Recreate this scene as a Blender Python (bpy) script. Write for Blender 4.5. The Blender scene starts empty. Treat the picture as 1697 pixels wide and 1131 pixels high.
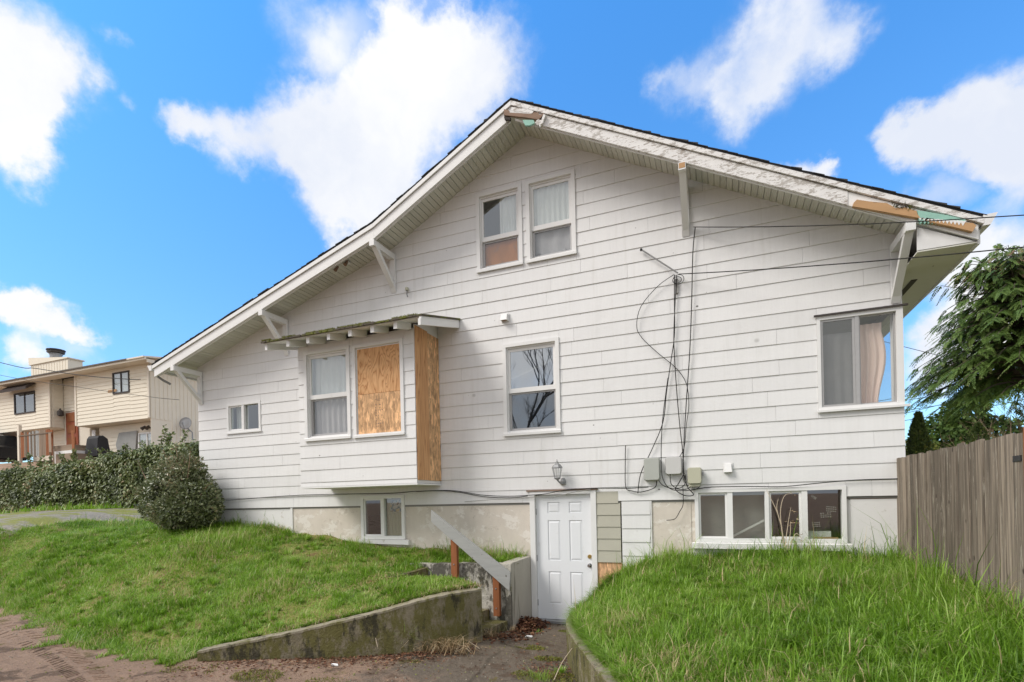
import bpy, bmesh, math, random
import numpy as np
from mathutils import Vector, Matrix
random.seed(7); rng = np.random.default_rng(11)
sc = bpy.context.scene
COL = sc.collection

# ---------------------------------------------------------------- camera
CAM_R = np.array([[0.92882721, 0.36985933, -0.02200228], [-0.02044127, -0.00813972, -0.99975792], [-0.36994888, 0.92905211, 0.0]])
CAM_P = np.array([0.0, -8.16255, 1.96195])
FPX, CX, CY, IW, IH = 873.474, 848.5, 828.903, 1697.0, 1131.0
cd = bpy.data.cameras.new('camera'); cam = bpy.data.objects.new('camera', cd); COL.objects.link(cam)
cd.sensor_width = 36; cd.lens = FPX / IW * 36
cd.shift_x = 0.0; cd.shift_y = (CY - IH / 2) / IW
cd.clip_start = 0.05; cd.clip_end = 3000
m = Matrix.Identity(4)
for i in range(3):
    m[i][0] = CAM_R[0][i]; m[i][1] = -CAM_R[1][i]; m[i][2] = -CAM_R[2][i]; m[i][3] = CAM_P[i]
cam.matrix_world = m
sc.camera = cam
def ray(px, py): return np.array([(px - CX) / FPX, (py - CY) / FPX, 1.0]) @ CAM_R
def at(px, py, y):
    """survey helper: where the sight line meets the vertical plane at depth y"""
    d = ray(px, py); return CAM_P + d * (y - CAM_P[1]) / d[1]

# ---------------------------------------------------------------- world, sun, exposure
SUN_DIR = Vector((-0.55, -0.46, 0.70)).normalized()
w = bpy.data.worlds.new('World'); sc.world = w; w.use_nodes = True
nt = w.node_tree; nt.nodes.clear()
def N(t, **kw):
    n = nt.nodes.new(t)
    for k, v in kw.items():
        if k == 'ins':
            for kk, vv in v.items(): n.inputs[kk].default_value = vv
        else: setattr(n, k, v)
    return n
def LK(a, b): nt.links.new(a, b)
SKY_STRENGTH = 0.1
out = N('ShaderNodeOutputWorld'); bg = N('ShaderNodeBackground', ins={'Strength': SKY_STRENGTH}); LK(bg.outputs[0], out.inputs[0])
tc = N('ShaderNodeTexCoord'); D = tc.outputs['Generated']
sky = N('ShaderNodeTexSky', sky_type='NISHITA', sun_disc=False, sun_elevation=math.asin(SUN_DIR.z),
        sun_rotation=math.atan2(SUN_DIR.x, SUN_DIR.y), altitude=200, air_density=1.0, dust_density=0.4, ozone_density=2.0)
LK(D, sky.inputs[0])
sep = N('ShaderNodeSeparateXYZ'); LK(D, sep.inputs[0])
ramp = N('ShaderNodeValToRGB'); LK(sep.outputs['Z'], ramp.inputs[0])
ramp.color_ramp.elements[0].position = 0.0; ramp.color_ramp.elements[0].color = (0.95, 1.12, 1.25, 1)
ramp.color_ramp.elements[1].position = 0.75; ramp.color_ramp.elements[1].color = (0.72, 1.85, 2.6, 1)
tint = N('ShaderNodeMix', data_type='RGBA', blend_type='MULTIPLY'); tint.inputs[0].default_value = 1
LK(sky.outputs[0], tint.inputs[6]); LK(ramp.outputs[0], tint.inputs[7])
gain = N('ShaderNodeMix', data_type='RGBA', blend_type='MULTIPLY'); gain.inputs[0].default_value = 1
gain.inputs[7].default_value = (0.80, 0.80, 0.80, 1); LK(tint.outputs[2], gain.inputs[6])
# warped direction gives the clouds their ragged edges
n1 = N('ShaderNodeTexNoise', ins={'Scale': 5.0, 'Detail': 5.0, 'Roughness': 0.55}); LK(D, n1.inputs['Vector'])
n2 = N('ShaderNodeTexNoise', ins={'Scale': 24.0, 'Detail': 6.0, 'Roughness': 0.65}); LK(D, n2.inputs['Vector'])
def vm(op, a, b):
    v = N('ShaderNodeVectorMath', operation=op)
    for i, s in ((0, a), (1, b)):
        if isinstance(s, (tuple, list)): v.inputs[i].default_value = s
        elif s is not None: LK(s, v.inputs[i])
    return v
def mt(op, a, b=None, c=None, clamp=False):
    v = N('ShaderNodeMath', operation=op); v.use_clamp = clamp
    for i, s in ((0, a), (1, b), (2, c)):
        if s is None: continue
        if isinstance(s, (int, float)): v.inputs[i].default_value = s
        else: LK(s, v.inputs[i])
    return v.outputs[0]
w1 = vm('SUBTRACT', n1.outputs['Color'], (0.5, 0.5, 0.5)); w1b = vm('SCALE', w1.outputs[0], None); w1b.inputs['Scale'].default_value = 0.15
w2 = vm('SUBTRACT', n2.outputs['Color'], (0.5, 0.5, 0.5)); w2b = vm('SCALE', w2.outputs[0], None); w2b.inputs['Scale'].default_value = 0.055
wd = vm('ADD', vm('ADD', D, w1b.outputs[0]).outputs[0], w2b.outputs[0]).outputs[0]
# banks of cumulus: compass directions and angular sizes (first group crisp, second group thin)
def dirof(px, py): d = ray(px, py); return d / np.linalg.norm(d)
crisp = [(20, 80, 130), (95, 170, 98), (25, 225, 90), (-40, 160, 150), (600, 215, 125), (490, 205, 85), (390, 215, 65), (315, 205, 48),
         (690, 150, 140), (560, 300, 80), (640, 330, 85), (790, 110, 105), (560, 390, 40), (700, 60, 95),
         (1610, 235, 100), (1690, 180, 120), (1530, 225, 60), (1680, 285, 80), (1350, 297, 38), (1390, 305, 30),
         (45, 520, 55), (105, 545, 38), (10, 500, 50), (30, 590, 50), (1660, 440, 120), (1570, 460, 75), (1540, 620, 80), (1600, 560, 80), (1700, 560, 110)]
thin = [(500, 70, 80), (560, 110, 70), (590, 40, 80), (700, 20, 90), (1240, 70, 95), (1330, 60, 100), (1150, 145, 65), (1215, 165, 65), (1090, 155, 40), (1380, 80, 60), (1280, 10, 90),
        (175, 52, 34), (214, 172, 24), (1250, 130, 80), (1560, 330, 60), (90, 575, 60)]
def blobs(lst):
    acc = None
    for px, py, r in lst:
        c = dirof(px, py); rad = 0.5 * (np.linalg.norm(dirof(px + r, py) - c) + np.linalg.norm(dirof(px, py + r) - c)) * 1.25
        dn = vm('DISTANCE', wd, tuple(c))
        mr = N('ShaderNodeMapRange', interpolation_type='SMOOTHSTEP'); mr.inputs[1].default_value = 0; mr.inputs[2].default_value = float(rad)
        mr.inputs[3].default_value = 1; mr.inputs[4].default_value = 0; LK(dn.outputs['Value'], mr.inputs[0])
        acc = mr.outputs[0] if acc is None else mt('ADD', acc, mr.outputs[0])
    return acc
def sstep(v, a, b):
    mr = N('ShaderNodeMapRange', interpolation_type='SMOOTHSTEP'); mr.inputs[1].default_value = a; mr.inputs[2].default_value = b
    LK(v, mr.inputs[0]); return mr.outputs[0]
n3 = N('ShaderNodeTexNoise', ins={'Scale': 6.0, 'Detail': 7.0, 'Roughness': 0.6}); LK(D, n3.inputs['Vector'])
n6 = N('ShaderNodeTexNoise', ins={'Scale': 11.0, 'Detail': 9.0, 'Roughness': 0.62}); LK(D, n6.inputs['Vector'])
bc = blobs(crisp); c1 = sstep(mt('ADD', bc, mt('MULTIPLY', mt('SUBTRACT', n6.outputs[0], 0.5), mt('MINIMUM', mt('MULTIPLY', bc, 3.0), 0.9))), 0.06, 0.98)
c2 = mt('MULTIPLY', mt('MULTIPLY', sstep(blobs(thin), 0.02, 1.7), sstep(n3.outputs[0], 0.22, 0.62)), 0.92)
# rest of the sky, out of view: near-overcast added for neutral fill and reflections
n4 = N('ShaderNodeTexNoise', ins={'Scale': 2.2, 'Detail': 7.0, 'Roughness': 0.55}); LK(D, n4.inputs['Vector'])
away = N('ShaderNodeVectorMath', operation='DOT_PRODUCT'); LK(D, away.inputs[0]); away.inputs[1].default_value = tuple(dirof(848, 520))
c3 = mt('MULTIPLY', sstep(n4.outputs[0], 0.18, 0.38), sstep(away.outputs['Value'], 0.66, 0.48))
mask = mt('MAXIMUM', mt('MAXIMUM', c1, c2), c3, clamp=True)
# cloud body: white with faint lavender hollows
n5 = N('ShaderNodeTexNoise', ins={'Scale': 3.2, 'Detail': 6.0, 'Roughness': 0.5}); LK(wd, n5.inputs['Vector'])
cr = N('ShaderNodeValToRGB'); LK(n5.outputs[0], cr.inputs[0])
cr.color_ramp.elements[0].position = 0.40; cr.color_ramp.elements[0].color = (0.76, 0.81, 0.92, 1)
cr.color_ramp.elements[1].position = 0.64; cr.color_ramp.elements[1].color = (1.0, 1.0, 1.0, 1)
cl = N('ShaderNodeMix', data_type='RGBA', blend_type='MULTIPLY'); cl.inputs[0].default_value = 1
LK(cr.outputs[0], cl.inputs[6]); CLOUD = 5.75; cl.inputs[7].default_value = (CLOUD, CLOUD, CLOUD, 1)
mx = N('ShaderNodeMix', data_type='RGBA'); LK(mask, mx.inputs[0]); LK(gain.outputs[2], mx.inputs[6]); LK(cl.outputs[2], mx.inputs[7])
LK(mx.outputs[2], bg.inputs[0])
sl = bpy.data.lights.new('sun', 'SUN'); sl.energy = 1.6; sl.angle = math.radians(25); sl.color = (1.0, 0.955, 0.90)
so = bpy.data.objects.new('sun', sl); COL.objects.link(so); so.rotation_euler = (-SUN_DIR).to_track_quat('-Z', 'Y').to_euler(); so.location = (-10, -20, 25)
sc.view_settings.view_transform = 'Standard'; sc.view_settings.look = 'None'; sc.view_settings.gamma = 1
sc.view_settings.exposure = 0.86
sc.view_settings.use_curve_mapping = False
sc.cycles.max_bounces = 6; sc.cycles.diffuse_bounces = 3; sc.cycles.glossy_bounces = 3; sc.cycles.transparent_max_bounces = 12

# ---------------------------------------------------------------- materials
class Mat:
    def __init__(s, name, base=(0.5, 0.5, 0.5), rough=0.7, spec=0.3, metal=0.0):
        s.m = bpy.data.materials.new(name); s.m.use_nodes = True; s.t = s.m.node_tree
        s.b = s.t.nodes['Principled BSDF']; s.b.inputs['Roughness'].default_value = rough
        s.b.inputs['Specular IOR Level'].default_value = spec; s.b.inputs['Metallic'].default_value = metal
        s.b.inputs['Base Color'].default_value = (*base, 1); s.c = None; s.base = base; s.h = None
        s.tc = None
    def n(s, t, **kw):
        n = s.t.nodes.new(t)
        for k, v in kw.items():
            if k == 'ins':
                for kk, vv in v.items(): n.inputs[kk].default_value = vv
            else: setattr(n, k, v)
        return n
    def l(s, a, b): s.t.links.new(a, b)
    def coord(s, scale=(1, 1, 1), rot=(0, 0, 0)):
        if s.tc is None: s.tc = s.n('ShaderNodeTexCoord')
        mp = s.n('ShaderNodeMapping'); mp.inputs['Scale'].default_value = scale; mp.inputs['Rotation'].default_value = rot
        s.l(s.tc.outputs['Object'], mp.inputs[0]); return mp.outputs[0]
    def noise(s, scale=1, sv=(1, 1, 1), detail=4, rough=0.55, rot=(0, 0, 0), dist=0.0):
        n = s.n('ShaderNodeTexNoise', ins={'Scale': scale, 'Detail': detail, 'Roughness': rough, 'Distortion': dist}); s.l(s.coord(sv, rot), n.inputs['Vector']); return n.outputs[0]
    def voro(s, scale=1, sv=(1, 1, 1), rot=(0, 0, 0), feature='F1', outp='Distance'):
        n = s.n('ShaderNodeTexVoronoi', feature=feature, ins={'Scale': scale}); s.l(s.coord(sv, rot), n.inputs['Vector']); return n.outputs[outp]
    def rnd(s): return s.n('ShaderNodeObjectInfo').outputs['Random']
    def step(s, v, a, b, inv=False):
        r = s.n('ShaderNodeMapRange', interpolation_type='SMOOTHSTEP'); r.inputs[1].default_value = a; r.inputs[2].default_value = b
        if inv: r.inputs[3].default_value = 1; r.inputs[4].default_value = 0
        s.l(v, r.inputs[0]); return r.outputs[0]
    def math(s, op, a, b=None):
        q = s.n('ShaderNodeMath', operation=op)
        for i, v in ((0, a), (1, b)):
            if v is None: continue
            if isinstance(v, (int, float)): q.inputs[i].default_value = v
            else: s.l(v, q.inputs[i])
        return q.outputs[0]
    def mix(s, fac, col, blend='MIX'):
        q = s.n('ShaderNodeMix', data_type='RGBA', blend_type=blend)
        if isinstance(fac, (int, float)): q.inputs[0].default_value = fac
        else: s.l(fac, q.inputs[0])
        if s.c is None: q.inputs[6].default_value = (*s.base, 1)
        else: s.l(s.c, q.inputs[6])
        if isinstance(col, (tuple, list)): q.inputs[7].default_value = (*col, 1)
        else: s.l(col, q.inputs[7])
        s.c = q.outputs[2]; s.l(s.c, s.b.inputs['Base Color']); return s
    def bright(s, v, lo, hi):     # multiply by lo..hi following v
        r = s.n('ShaderNodeMapRange'); r.inputs[3].default_value = lo; r.inputs[4].default_value = hi; s.l(v, r.inputs[0])
        cc = s.n('ShaderNodeCombineColor'); [s.l(r.outputs[0], cc.inputs[i]) for i in range(3)]
        return s.mix(1.0, cc.outputs[0], 'MULTIPLY')
    def bump(s, v, dist=0.01, strength=1.0):
        q = s.n('ShaderNodeBump', ins={'Distance': dist, 'Strength': strength}); s.l(v, q.inputs['Height'])
        if s.h is not None: s.l(s.h, q.inputs['Normal'])
        s.h = q.outputs[0]; s.l(s.h, s.b.inputs['Normal']); return s

MT = {}
def simple(name, base, rough=0.6, var=0.12, scale=6, **kw):
    a = Mat(name, base, rough, **kw); v = a.noise(scale, detail=5); a.bright(v, 1 - var, 1 + var); MT[name] = a.m; return a
# painted cement siding: faint vertical combing, faint grime, each board a hair different
a = Mat('siding_paint', (0.77, 0.76, 0.745), 0.65)
a.bright(a.rnd(), 0.965, 1.02); a.bright(a.noise(26, (1, 1, 0.05), 3), 0.95, 1.035)
a.mix(a.math('MULTIPLY', a.step(a.noise(1.3, (1.6, 1, 0.5), 6, 0.65), 0.52, 0.8), 0.35), (0.60, 0.59, 0.55))
a.mix(a.math('MULTIPLY', a.step(a.noise(9, (1, 1, 1), 8, 0.7), 0.66, 0.78), 0.5), (0.52, 0.50, 0.46))
a.mix(a.math('MULTIPLY', a.step(a.voro(1.9, (1, 0.2, 1.3)), 0.024, 0.045, True), 0.95), (0.12, 0.11, 0.10)); a.mix(a.math('MULTIPLY', a.step(a.voro(0.9, (1, 0.2, 1.2), (0, 0.4, 0)), 0.02, 0.05, True), 0.5), (0.3, 0.29, 0.27))
a.mix(a.math('MULTIPLY', a.step(a.noise(4.0, (2.4, 1, 0.16), 6, 0.6), 0.55, 0.75), 0.28), (0.56, 0.54, 0.49)); a.mix(a.math('MULTIPLY', a.step(a.voro(4.1, (1, 0.2, 1.15), (0, 0.2, 0)), 0.022, 0.05, True), 0.55), (0.2, 0.18, 0.16))
a.bump(a.noise(90, (1, 1, 0.06), 2), 0.0025, 0.5); a.bump(a.noise(14), 0.002, 0.4); a.bump(a.noise(1.2, (1, 1, 2), 2), 0.012, 0.5); MT['siding'] = a.m
a = Mat('trim_paint', (0.78, 0.77, 0.75), 0.55)
a.bright(a.noise(4, detail=5), 0.93, 1.05)
a.mix(a.math('MULTIPLY', a.step(a.noise(18, detail=7, rough=0.7), 0.63, 0.72), 0.6), (0.42, 0.39, 0.34)); a.bump(a.noise(30), 0.002, 0.4); MT['trim'] = a.m
# fascia: sound paint, and the weathered side with paint flaked to grey wood
a = Mat('fascia_paint', (0.80, 0.79, 0.765), 0.6); a.bright(a.noise(3, (1, 1, 3), 5), 0.92, 1.05)
a.mix(a.step(a.noise(10, (1, 1, 2.5), 8, 0.7), 0.67, 0.74), (0.40, 0.37, 0.33)); a.bump(a.noise(10, (1, 1, 2.5), 8, 0.7), 0.004, 0.5); MT['fascia'] = a.m
a = Mat('fascia_flaking', (0.80, 0.78, 0.75), 0.65); a.bright(a.noise(3, (1, 1, 3), 5), 0.9, 1.05)
pe = a.noise(7, (1, 1, 2.6), 9, 0.72, rot=(0, -0.5, 0)); a.mix(a.step(pe, 0.515, 0.57), (0.46, 0.43, 0.39))
a.mix(a.step(a.noise(16, (0.5, 1, 3), 9, 0.75, rot=(0, -0.5, 0)), 0.56, 0.60), (0.33, 0.28, 0.24)); a.bump(pe, 0.006, 0.8); MT['flake'] = a.m
a = Mat('soffit_paint', (0.66, 0.65, 0.58), 0.7); a.bright(a.rnd(), 0.9, 1.05)
a.mix(a.step(a.noise(9, detail=8, rough=0.72), 0.62, 0.72), (0.28, 0.26, 0.22)); MT['soffit'] = a.m
a = Mat('foundation_render', (0.66, 0.595, 0.515), 0.9)
a.bright(a.noise(2.5, (1, 1, 1), 6), 0.85, 1.12); a.bright(a.noise(14, (1, 1, 0.3), 4), 0.94, 1.06)
a.mix(a.step(a.noise(3.2, (1, 1, 1.4), 9, 0.72), 0.53, 0.58), (0.74, 0.69, 0.62)); a.mix(a.math('MULTIPLY', a.step(a.noise(2.1, (1, 1, 1.2), 9, 0.75, rot=(1, 0, 0)), 0.57, 0.60), 0.4), (0.46, 0.40, 0.33)); a.mix(a.math('MULTIPLY', a.step(a.noise(11, detail=8, rough=0.7), 0.62, 0.7), 0.6), (0.33, 0.28, 0.22))
a.bump(a.noise(6, detail=9, rough=0.7), 0.012, 0.7); MT['foundation'] = a.m
a = Mat('foundation_white', (0.77, 0.755, 0.735), 0.75); a.bright(a.noise(2, detail=5), 0.92, 1.04)
a.mix(a.math('MULTIPLY', a.step(a.noise(5, detail=9, rough=0.75), 0.57, 0.64), 0.6), (0.5, 0.46, 0.4)); a.bump(a.noise(10, detail=8), 0.006, 0.6); MT['foundation_white'] = a.m
simple('olive_siding', (0.47, 0.45, 0.37), 0.7, 0.07, 4); simple('beige_siding', (0.82, 0.745, 0.61), 0.7, 0.05, 3); simple('beige_trim', (0.78, 0.70, 0.58), 0.7, 0.06, 3)
a = Mat('door_paint', (0.80, 0.81, 0.82), 0.4); a.bright(a.noise(3), 0.97, 1.02); a.mix(a.math('MULTIPLY', a.step(a.noise(7, (1, 1, 0.6), 8, 0.7), 0.58, 0.7), 0.22), (0.5, 0.46, 0.4)); a.bump(a.noise(40, (1, 1, .1)), 0.001, 0.5); MT['door_paint'] = a.m
simple('vinyl', (0.80, 0.79, 0.77), 0.4, 0.05, 12)
simple('dark_frame', (0.06, 0.05, 0.045), 0.5); simple('alu', (0.42, 0.41, 0.40), 0.4, 0.1, 20, metal=0.3); simple('brass', (0.6, 0.42, 0.14), 0.3, 0.1, 20, metal=1.0); simple('chrome', (0.45, 0.44, 0.43), 0.2, 0.1, 20, metal=1.0)
simple('black_plastic', (0.02, 0.02, 0.021), 0.5); simple('cable_black', (0.025, 0.024, 0.023), 0.55); simple('cable_grey', (0.33, 0.32, 0.30), 0.6)
simple('box_green_grey', (0.44, 0.45, 0.41), 0.5, 0.06); simple('box_grey', (0.58, 0.57, 0.55), 0.5, 0.06); simple('box_beige', (0.50, 0.49, 0.37), 0.5, 0.06)
simple('interior', (0.26, 0.25, 0.235), 0.9); simple('interior_pale', (0.42, 0.40, 0.37), 0.9); simple('galv', (0.30, 0.30, 0.30), 0.45, 0.2, 20, metal=0.4)
a = Mat('curtain_white', (0.86, 0.85, 0.83), 0.9); a.bright(a.noise(6, (1, 1, 0.1)), 0.9, 1.08); MT['curtain_white'] = a.m
a = Mat('curtain_pink', (0.80, 0.62, 0.53), 0.9); a.bright(a.noise(5, (1, 1, 0.1)), 0.88, 1.1); MT['curtain_pink'] = a.m
a = Mat('curtain_orange', (0.9, 0.38, 0.10), 0.9); a.bright(a.noise(4, (1, 1, 0.4), 6), 0.6, 1.3); a.mix(a.step(a.noise(3), 0.56, 0.75), (0.40, 0.33, 0.25)); MT['curtain_orange'] = a.m
a = Mat('shingle', (0.055, 0.055, 0.058), 0.9); a.bright(a.noise(40, detail=3), 0.6, 1.6); a.bump(a.noise(60), 0.004); MT['shingle'] = a.m
a = Mat('mossy_shingle', (0.10, 0.085, 0.065), 0.95); a.mix(a.step(a.noise(7, detail=6), 0.45, 0.6), (0.13, 0.14, 0.03)); a.bump(a.noise(40), 0.006); MT['mossy_shingle'] = a.m
# plywood: contour-like cathedral grain + knots
def ply(name, base, light, dark, sv, k, knots):
    a = Mat(name, base, 0.65); v = a.noise(1.0, sv, 3, 0.45, dist=0.4); pp = a.math('PINGPONG', a.math('MULTIPLY', v, k), 1.0)
    a.mix(a.math('MULTIPLY', a.step(pp, 0.2, 0.9), 0.8), light); a.mix(a.math('MULTIPLY', a.step(pp, 0.02, 0.24, True), 0.75), dark)
    a.bright(a.noise(50, (1, 1, 0.04)), 0.88, 1.1); a.bright(a.noise(1.5), 0.88, 1.12); a.mix(a.step(a.voro(*knots), 0.05, 0.10, True), (0.09, 0.035, 0.015)); MT[name] = a.m
ply('plywood', (0.62, 0.325, 0.14), (0.76, 0.45, 0.22), (0.38, 0.165, 0.06), (4.6, 4.6, 1.25), 26.0, (5.2, (1, 1, 0.8)))
ply('plywood_straight', (0.55, 0.285, 0.125), (0.68, 0.39, 0.19), (0.36, 0.155, 0.065), (9, 9, 0.55), 15.0, (3.4, (1, 1.6, 0.5)))
def osb(name, base, tintv):
    a = Mat(name, base, 0.7)
    for k, (sc_, rr, st) in enumerate(((22, 0.7, (1, 1, 0.34)), (27, -0.8, (1, 1, 0.30)), (33, 1.3, (1, 1, 0.4)))):
        v = a.n('ShaderNodeTexVoronoi', ins={'Scale': sc_, 'Randomness': 1.0}); a.l(a.coord(st, (0.2 * rr, rr * 0.5, 0)), v.inputs['Vector'])
        s_ = a.n('ShaderNodeSeparateColor'); a.l(v.outputs['Color'], s_.inputs[0]); a.bright(s_.outputs[k % 3], 0.76, 1.24)
    a.mix(a.math('MULTIPLY', a.step(a.noise(9, (1, 1, 0.45), 7, 0.7), 0.58, 0.66), 0.5), tintv); a.bump(a.noise(30), 0.003); MT[name] = a.m
osb('osb', (0.62, 0.37, 0.19), (0.30, 0.16, 0.07)); osb('osb_pale', (0.64, 0.38, 0.21), (0.40, 0.22, 0.11))
a = Mat('bare_wood', (0.50, 0.30, 0.15), 0.8); a.bright(a.noise(14, (0.15, 1, 1)), 0.8, 1.15); a.mix(a.step(a.noise(9, (0.5, 1, 2), 7), 0.62, 0.7), (0.14, 0.09, 0.06)); MT['bare_wood'] = a.m
a = Mat('rotten_wood', (0.27, 0.18, 0.13), 0.9); a.bright(a.noise(14, (0.3, 1, 1), 7), 0.5, 1.5); MT['rotten_wood'] = a.m
simple('mint', (0.30, 0.52, 0.43), 0.8, 0.15, 14)
a = Mat('fence_wood', (0.215, 0.175, 0.135), 0.9)
a.bright(a.rnd(), 0.62, 1.3); gr = a.noise(34, (1, 1, 0.03), 8, 0.7); a.bright(a.step(gr, 0.3, 0.7), 0.5, 1.5); a.bright(a.noise(90, (1, 1, 0.04), 3), 0.75, 1.25)
a.mix(a.math('MULTIPLY', a.step(a.noise(26, (1, 1, 0.09), 8, 0.75), 0.56, 0.63), 0.75), (0.44, 0.395, 0.32))
a.mix(a.math('MULTIPLY', a.step(a.noise(18, (1, 1, 0.05), 7, 0.7, rot=(0, 0, 1)), 0.58, 0.66), 0.7), (0.075, 0.058, 0.042)); a.mix(a.step(a.voro(5.5, (1, 1, 0.5)), 0.05, 0.085, True), (0.05, 0.035, 0.025))
a.bump(gr, 0.012, 1.0); MT['fence'] = a.m
a = Mat('red_wood', (0.29, 0.105, 0.04), 0.75); a.bright(a.noise(40, (1, 1, 0.05), 6), 0.45, 1.5); MT['red_wood'] = a.m
a = Mat('grey_wood', (0.36, 0.36, 0.34), 0.85); a.bright(a.noise(30, (0.1, 1, 1), rot=(0, 0.6, 0)), 0.82, 1.15); a.mix(a.step(a.noise(20, detail=7), 0.64, 0.7), (0.16, 0.15, 0.13)); MT['grey_wood'] = a.m
a = Mat('deck_wood', (0.24, 0.18, 0.13), 0.85); a.bright(a.rnd(), 0.6, 1.5); MT['deck_wood'] = a.m
# old concrete
def conc(name, base, mossf, ms, dk):
    a = Mat(name, base, 0.92); a.bright(a.noise(3, detail=8, rough=0.65), 0.65, 1.25); a.bright(a.noise(22, (1, 1, 0.4), 6, 0.7), 0.7, 1.3)
    a.mix(a.math('MULTIPLY', a.step(a.noise(6, (1, 1, 0.45), 10, 0.78), mossf, mossf + 0.13), 0.85), ms); a.mix(a.math('MULTIPLY', a.step(a.noise(3.1, (1, 1, 0.5), 10, 0.75, rot=(0, 0, 1)), dk, dk + 0.08), 0.85), (0.04, 0.036, 0.025))
    a.mix(a.step(a.noise(34, detail=8, rough=0.8), 0.66, 0.70), (0.55, 0.53, 0.47)); a.bump(a.noise(9, detail=9, rough=0.7), 0.03, 0.9); a.bump(a.noise(45, detail=5), 0.014, 0.8); MT[name] = a.m
conc('concrete_mossy', (0.25, 0.215, 0.145), 0.40, (0.125, 0.115, 0.028), 0.53); conc('concrete_stained', (0.55, 0.52, 0.45), 0.53, (0.12, 0.12, 0.03), 0.47)
conc('coping', (0.33, 0.29, 0.21), 0.47, (0.15, 0.14, 0.035), 0.56)
a = Mat('concrete_clean', (0.46, 0.43, 0.37), 0.9); a.bright(a.noise(2.2, (1, 1, 0.6), 8), 0.72, 1.16); a.mix(a.math('MULTIPLY', a.step(a.noise(3, (2.5, 2.5, 0.35), 6), 0.56, 0.68), 0.7), (0.16, 0.15, 0.12)); a.bump(a.noise(14, detail=8), 0.008, 0.7); MT['concrete_clean'] = a.m
# ground: dirt, asphalt near the door, moss
a = Mat('dirt', (0.35, 0.235, 0.165), 0.95)
a.bright(a.noise(1.1, detail=8, rough=0.65), 0.72, 1.25); a.bright(a.noise(35, detail=6, rough=0.7), 0.72, 1.3)
g_ = a.n('ShaderNodeSeparateXYZ'); a.l(a.coord(), g_.inputs[0])
pm = a.math('ADD', a.math('ADD', a.math('MULTIPLY', g_.outputs['X'], 0.5), a.math('MULTIPLY', g_.outputs['Y'], 0.22)), a.math('MULTIPLY', a.noise(1.6, detail=7), 2.2))
a.mix(a.step(pm, -1.75, -1.15), (0.175, 0.14, 0.105)); a.mix(a.math('MULTIPLY', a.step(a.voro(0.9, feature='DISTANCE_TO_EDGE'), 0.003, 0.012, True), a.math('MULTIPLY', a.step(pm, -1.6, -1.0), 0.45)), (0.06, 0.05, 0.035)); a.bright(a.noise(75, detail=7, rough=0.8), 0.45, 1.6)
a.mix(a.math('MULTIPLY', a.step(a.noise(2.3, detail=7, rough=0.65), 0.54, 0.62), 0.75), (0.115, 0.075, 0.05))
a.mix(a.math('MULTIPLY', a.step(a.noise(1.7, (1, 1, 1), 8, 0.7, rot=(0, 0, 1)), 0.60, 0.66), 0.8), (0.14, 0.115, 0.025))
a.bright(a.noise(11, detail=8, rough=0.75), 0.7, 1.3); a.bump(a.noise(26, detail=8, rough=0.75), 0.04, 1.0); a.bump(a.noise(5, detail=7), 0.07, 0.8); MT['dirt'] = a.m
a = Mat('soil', (0.20, 0.19, 0.055), 0.95); a.bright(a.noise(6, detail=7), 0.65, 1.35); a.mix(a.step(a.noise(1.6, detail=6), 0.48, 0.62), (0.17, 0.23, 0.045)); a.mix(a.step(a.noise(2.4, detail=7, rot=(0, 0, 2)), 0.6, 0.68), (0.20, 0.13, 0.06)); a.bump(a.noise(20, detail=6), 0.03); MT['soil'] = a.m
a = Mat('gravel', (0.26, 0.235, 0.19), 0.95); a.bright(a.voro(18, outp='Distance'), 0.6, 1.4); a.bright(a.noise(1.2, detail=6), 0.75, 1.2); a.mix(a.step(a.noise(1.3, (0.5, 1.6, 1), 7), 0.46, 0.56), (0.21, 0.215, 0.05)); a.bump(a.voro(18), 0.02); MT['gravel'] = a.m
a = Mat('verge', (0.19, 0.20, 0.05), 0.95); a.bright(a.noise(3, detail=7), 0.6, 1.4); a.mix(a.step(a.noise(0.8, (1, 1, 1), 6), 0.5, 0.6), (0.16, 0.11, 0.05)); a.bump(a.noise(18, detail=5), 0.05); MT['verge'] = a.m
a = Mat('bark', (0.085, 0.065, 0.05), 0.95); a.bright(a.noise(12, (1, 1, 0.2), 6), 0.6, 1.5); a.bump(a.noise(16, (1, 1, 0.2)), 0.03); MT['bark'] = a.m
simple('twig', (0.27, 0.19, 0.125), 0.9, 0.3); simple('twig_pale', (0.55, 0.45, 0.33), 0.9, 0.15); simple('gap_shade', (0.055, 0.045, 0.04), 0.9); simple('twig_grey', (0.17, 0.16, 0.15), 0.9)
simple('car_paint', (0.025, 0.027, 0.03), 0.25, 0.05); simple('tyre', (0.015, 0.015, 0.015), 0.9); simple('lamp_red', (0.4, 0.02, 0.015), 0.3)
simple('grill_cover', (0.03, 0.03, 0.033), 0.7); simple('awning_cloth', (0.075, 0.06, 0.055), 0.9, 0.2, 10); simple('tarp', (0.36, 0.36, 0.34), 0.8, 0.2, 5); simple('red_door', (0.30, 0.075, 0.03), 0.5, 0.25, 4)
simple('white_scrap', (0.8, 0.79, 0.77), 0.8); simple('neigh_roof', (0.15, 0.13, 0.11), 0.9, 0.2, 5)
a = Mat('poster', (0.5, 0.52, 0.5), 0.7); a.mix(a.step(a.noise(16, detail=5), 0.47, 0.55), (0.08, 0.2, 0.25)); a.mix(a.step(a.noise(19, detail=5, rot=(1, 1, 0)), 0.53, 0.6), (0.55, 0.42, 0.2)); a.mix(a.step(a.noise(14, detail=3, rot=(0, 2, 1)), 0.58, 0.63), (0.05, 0.06, 0.06)); MT['poster'] = a.m
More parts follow.
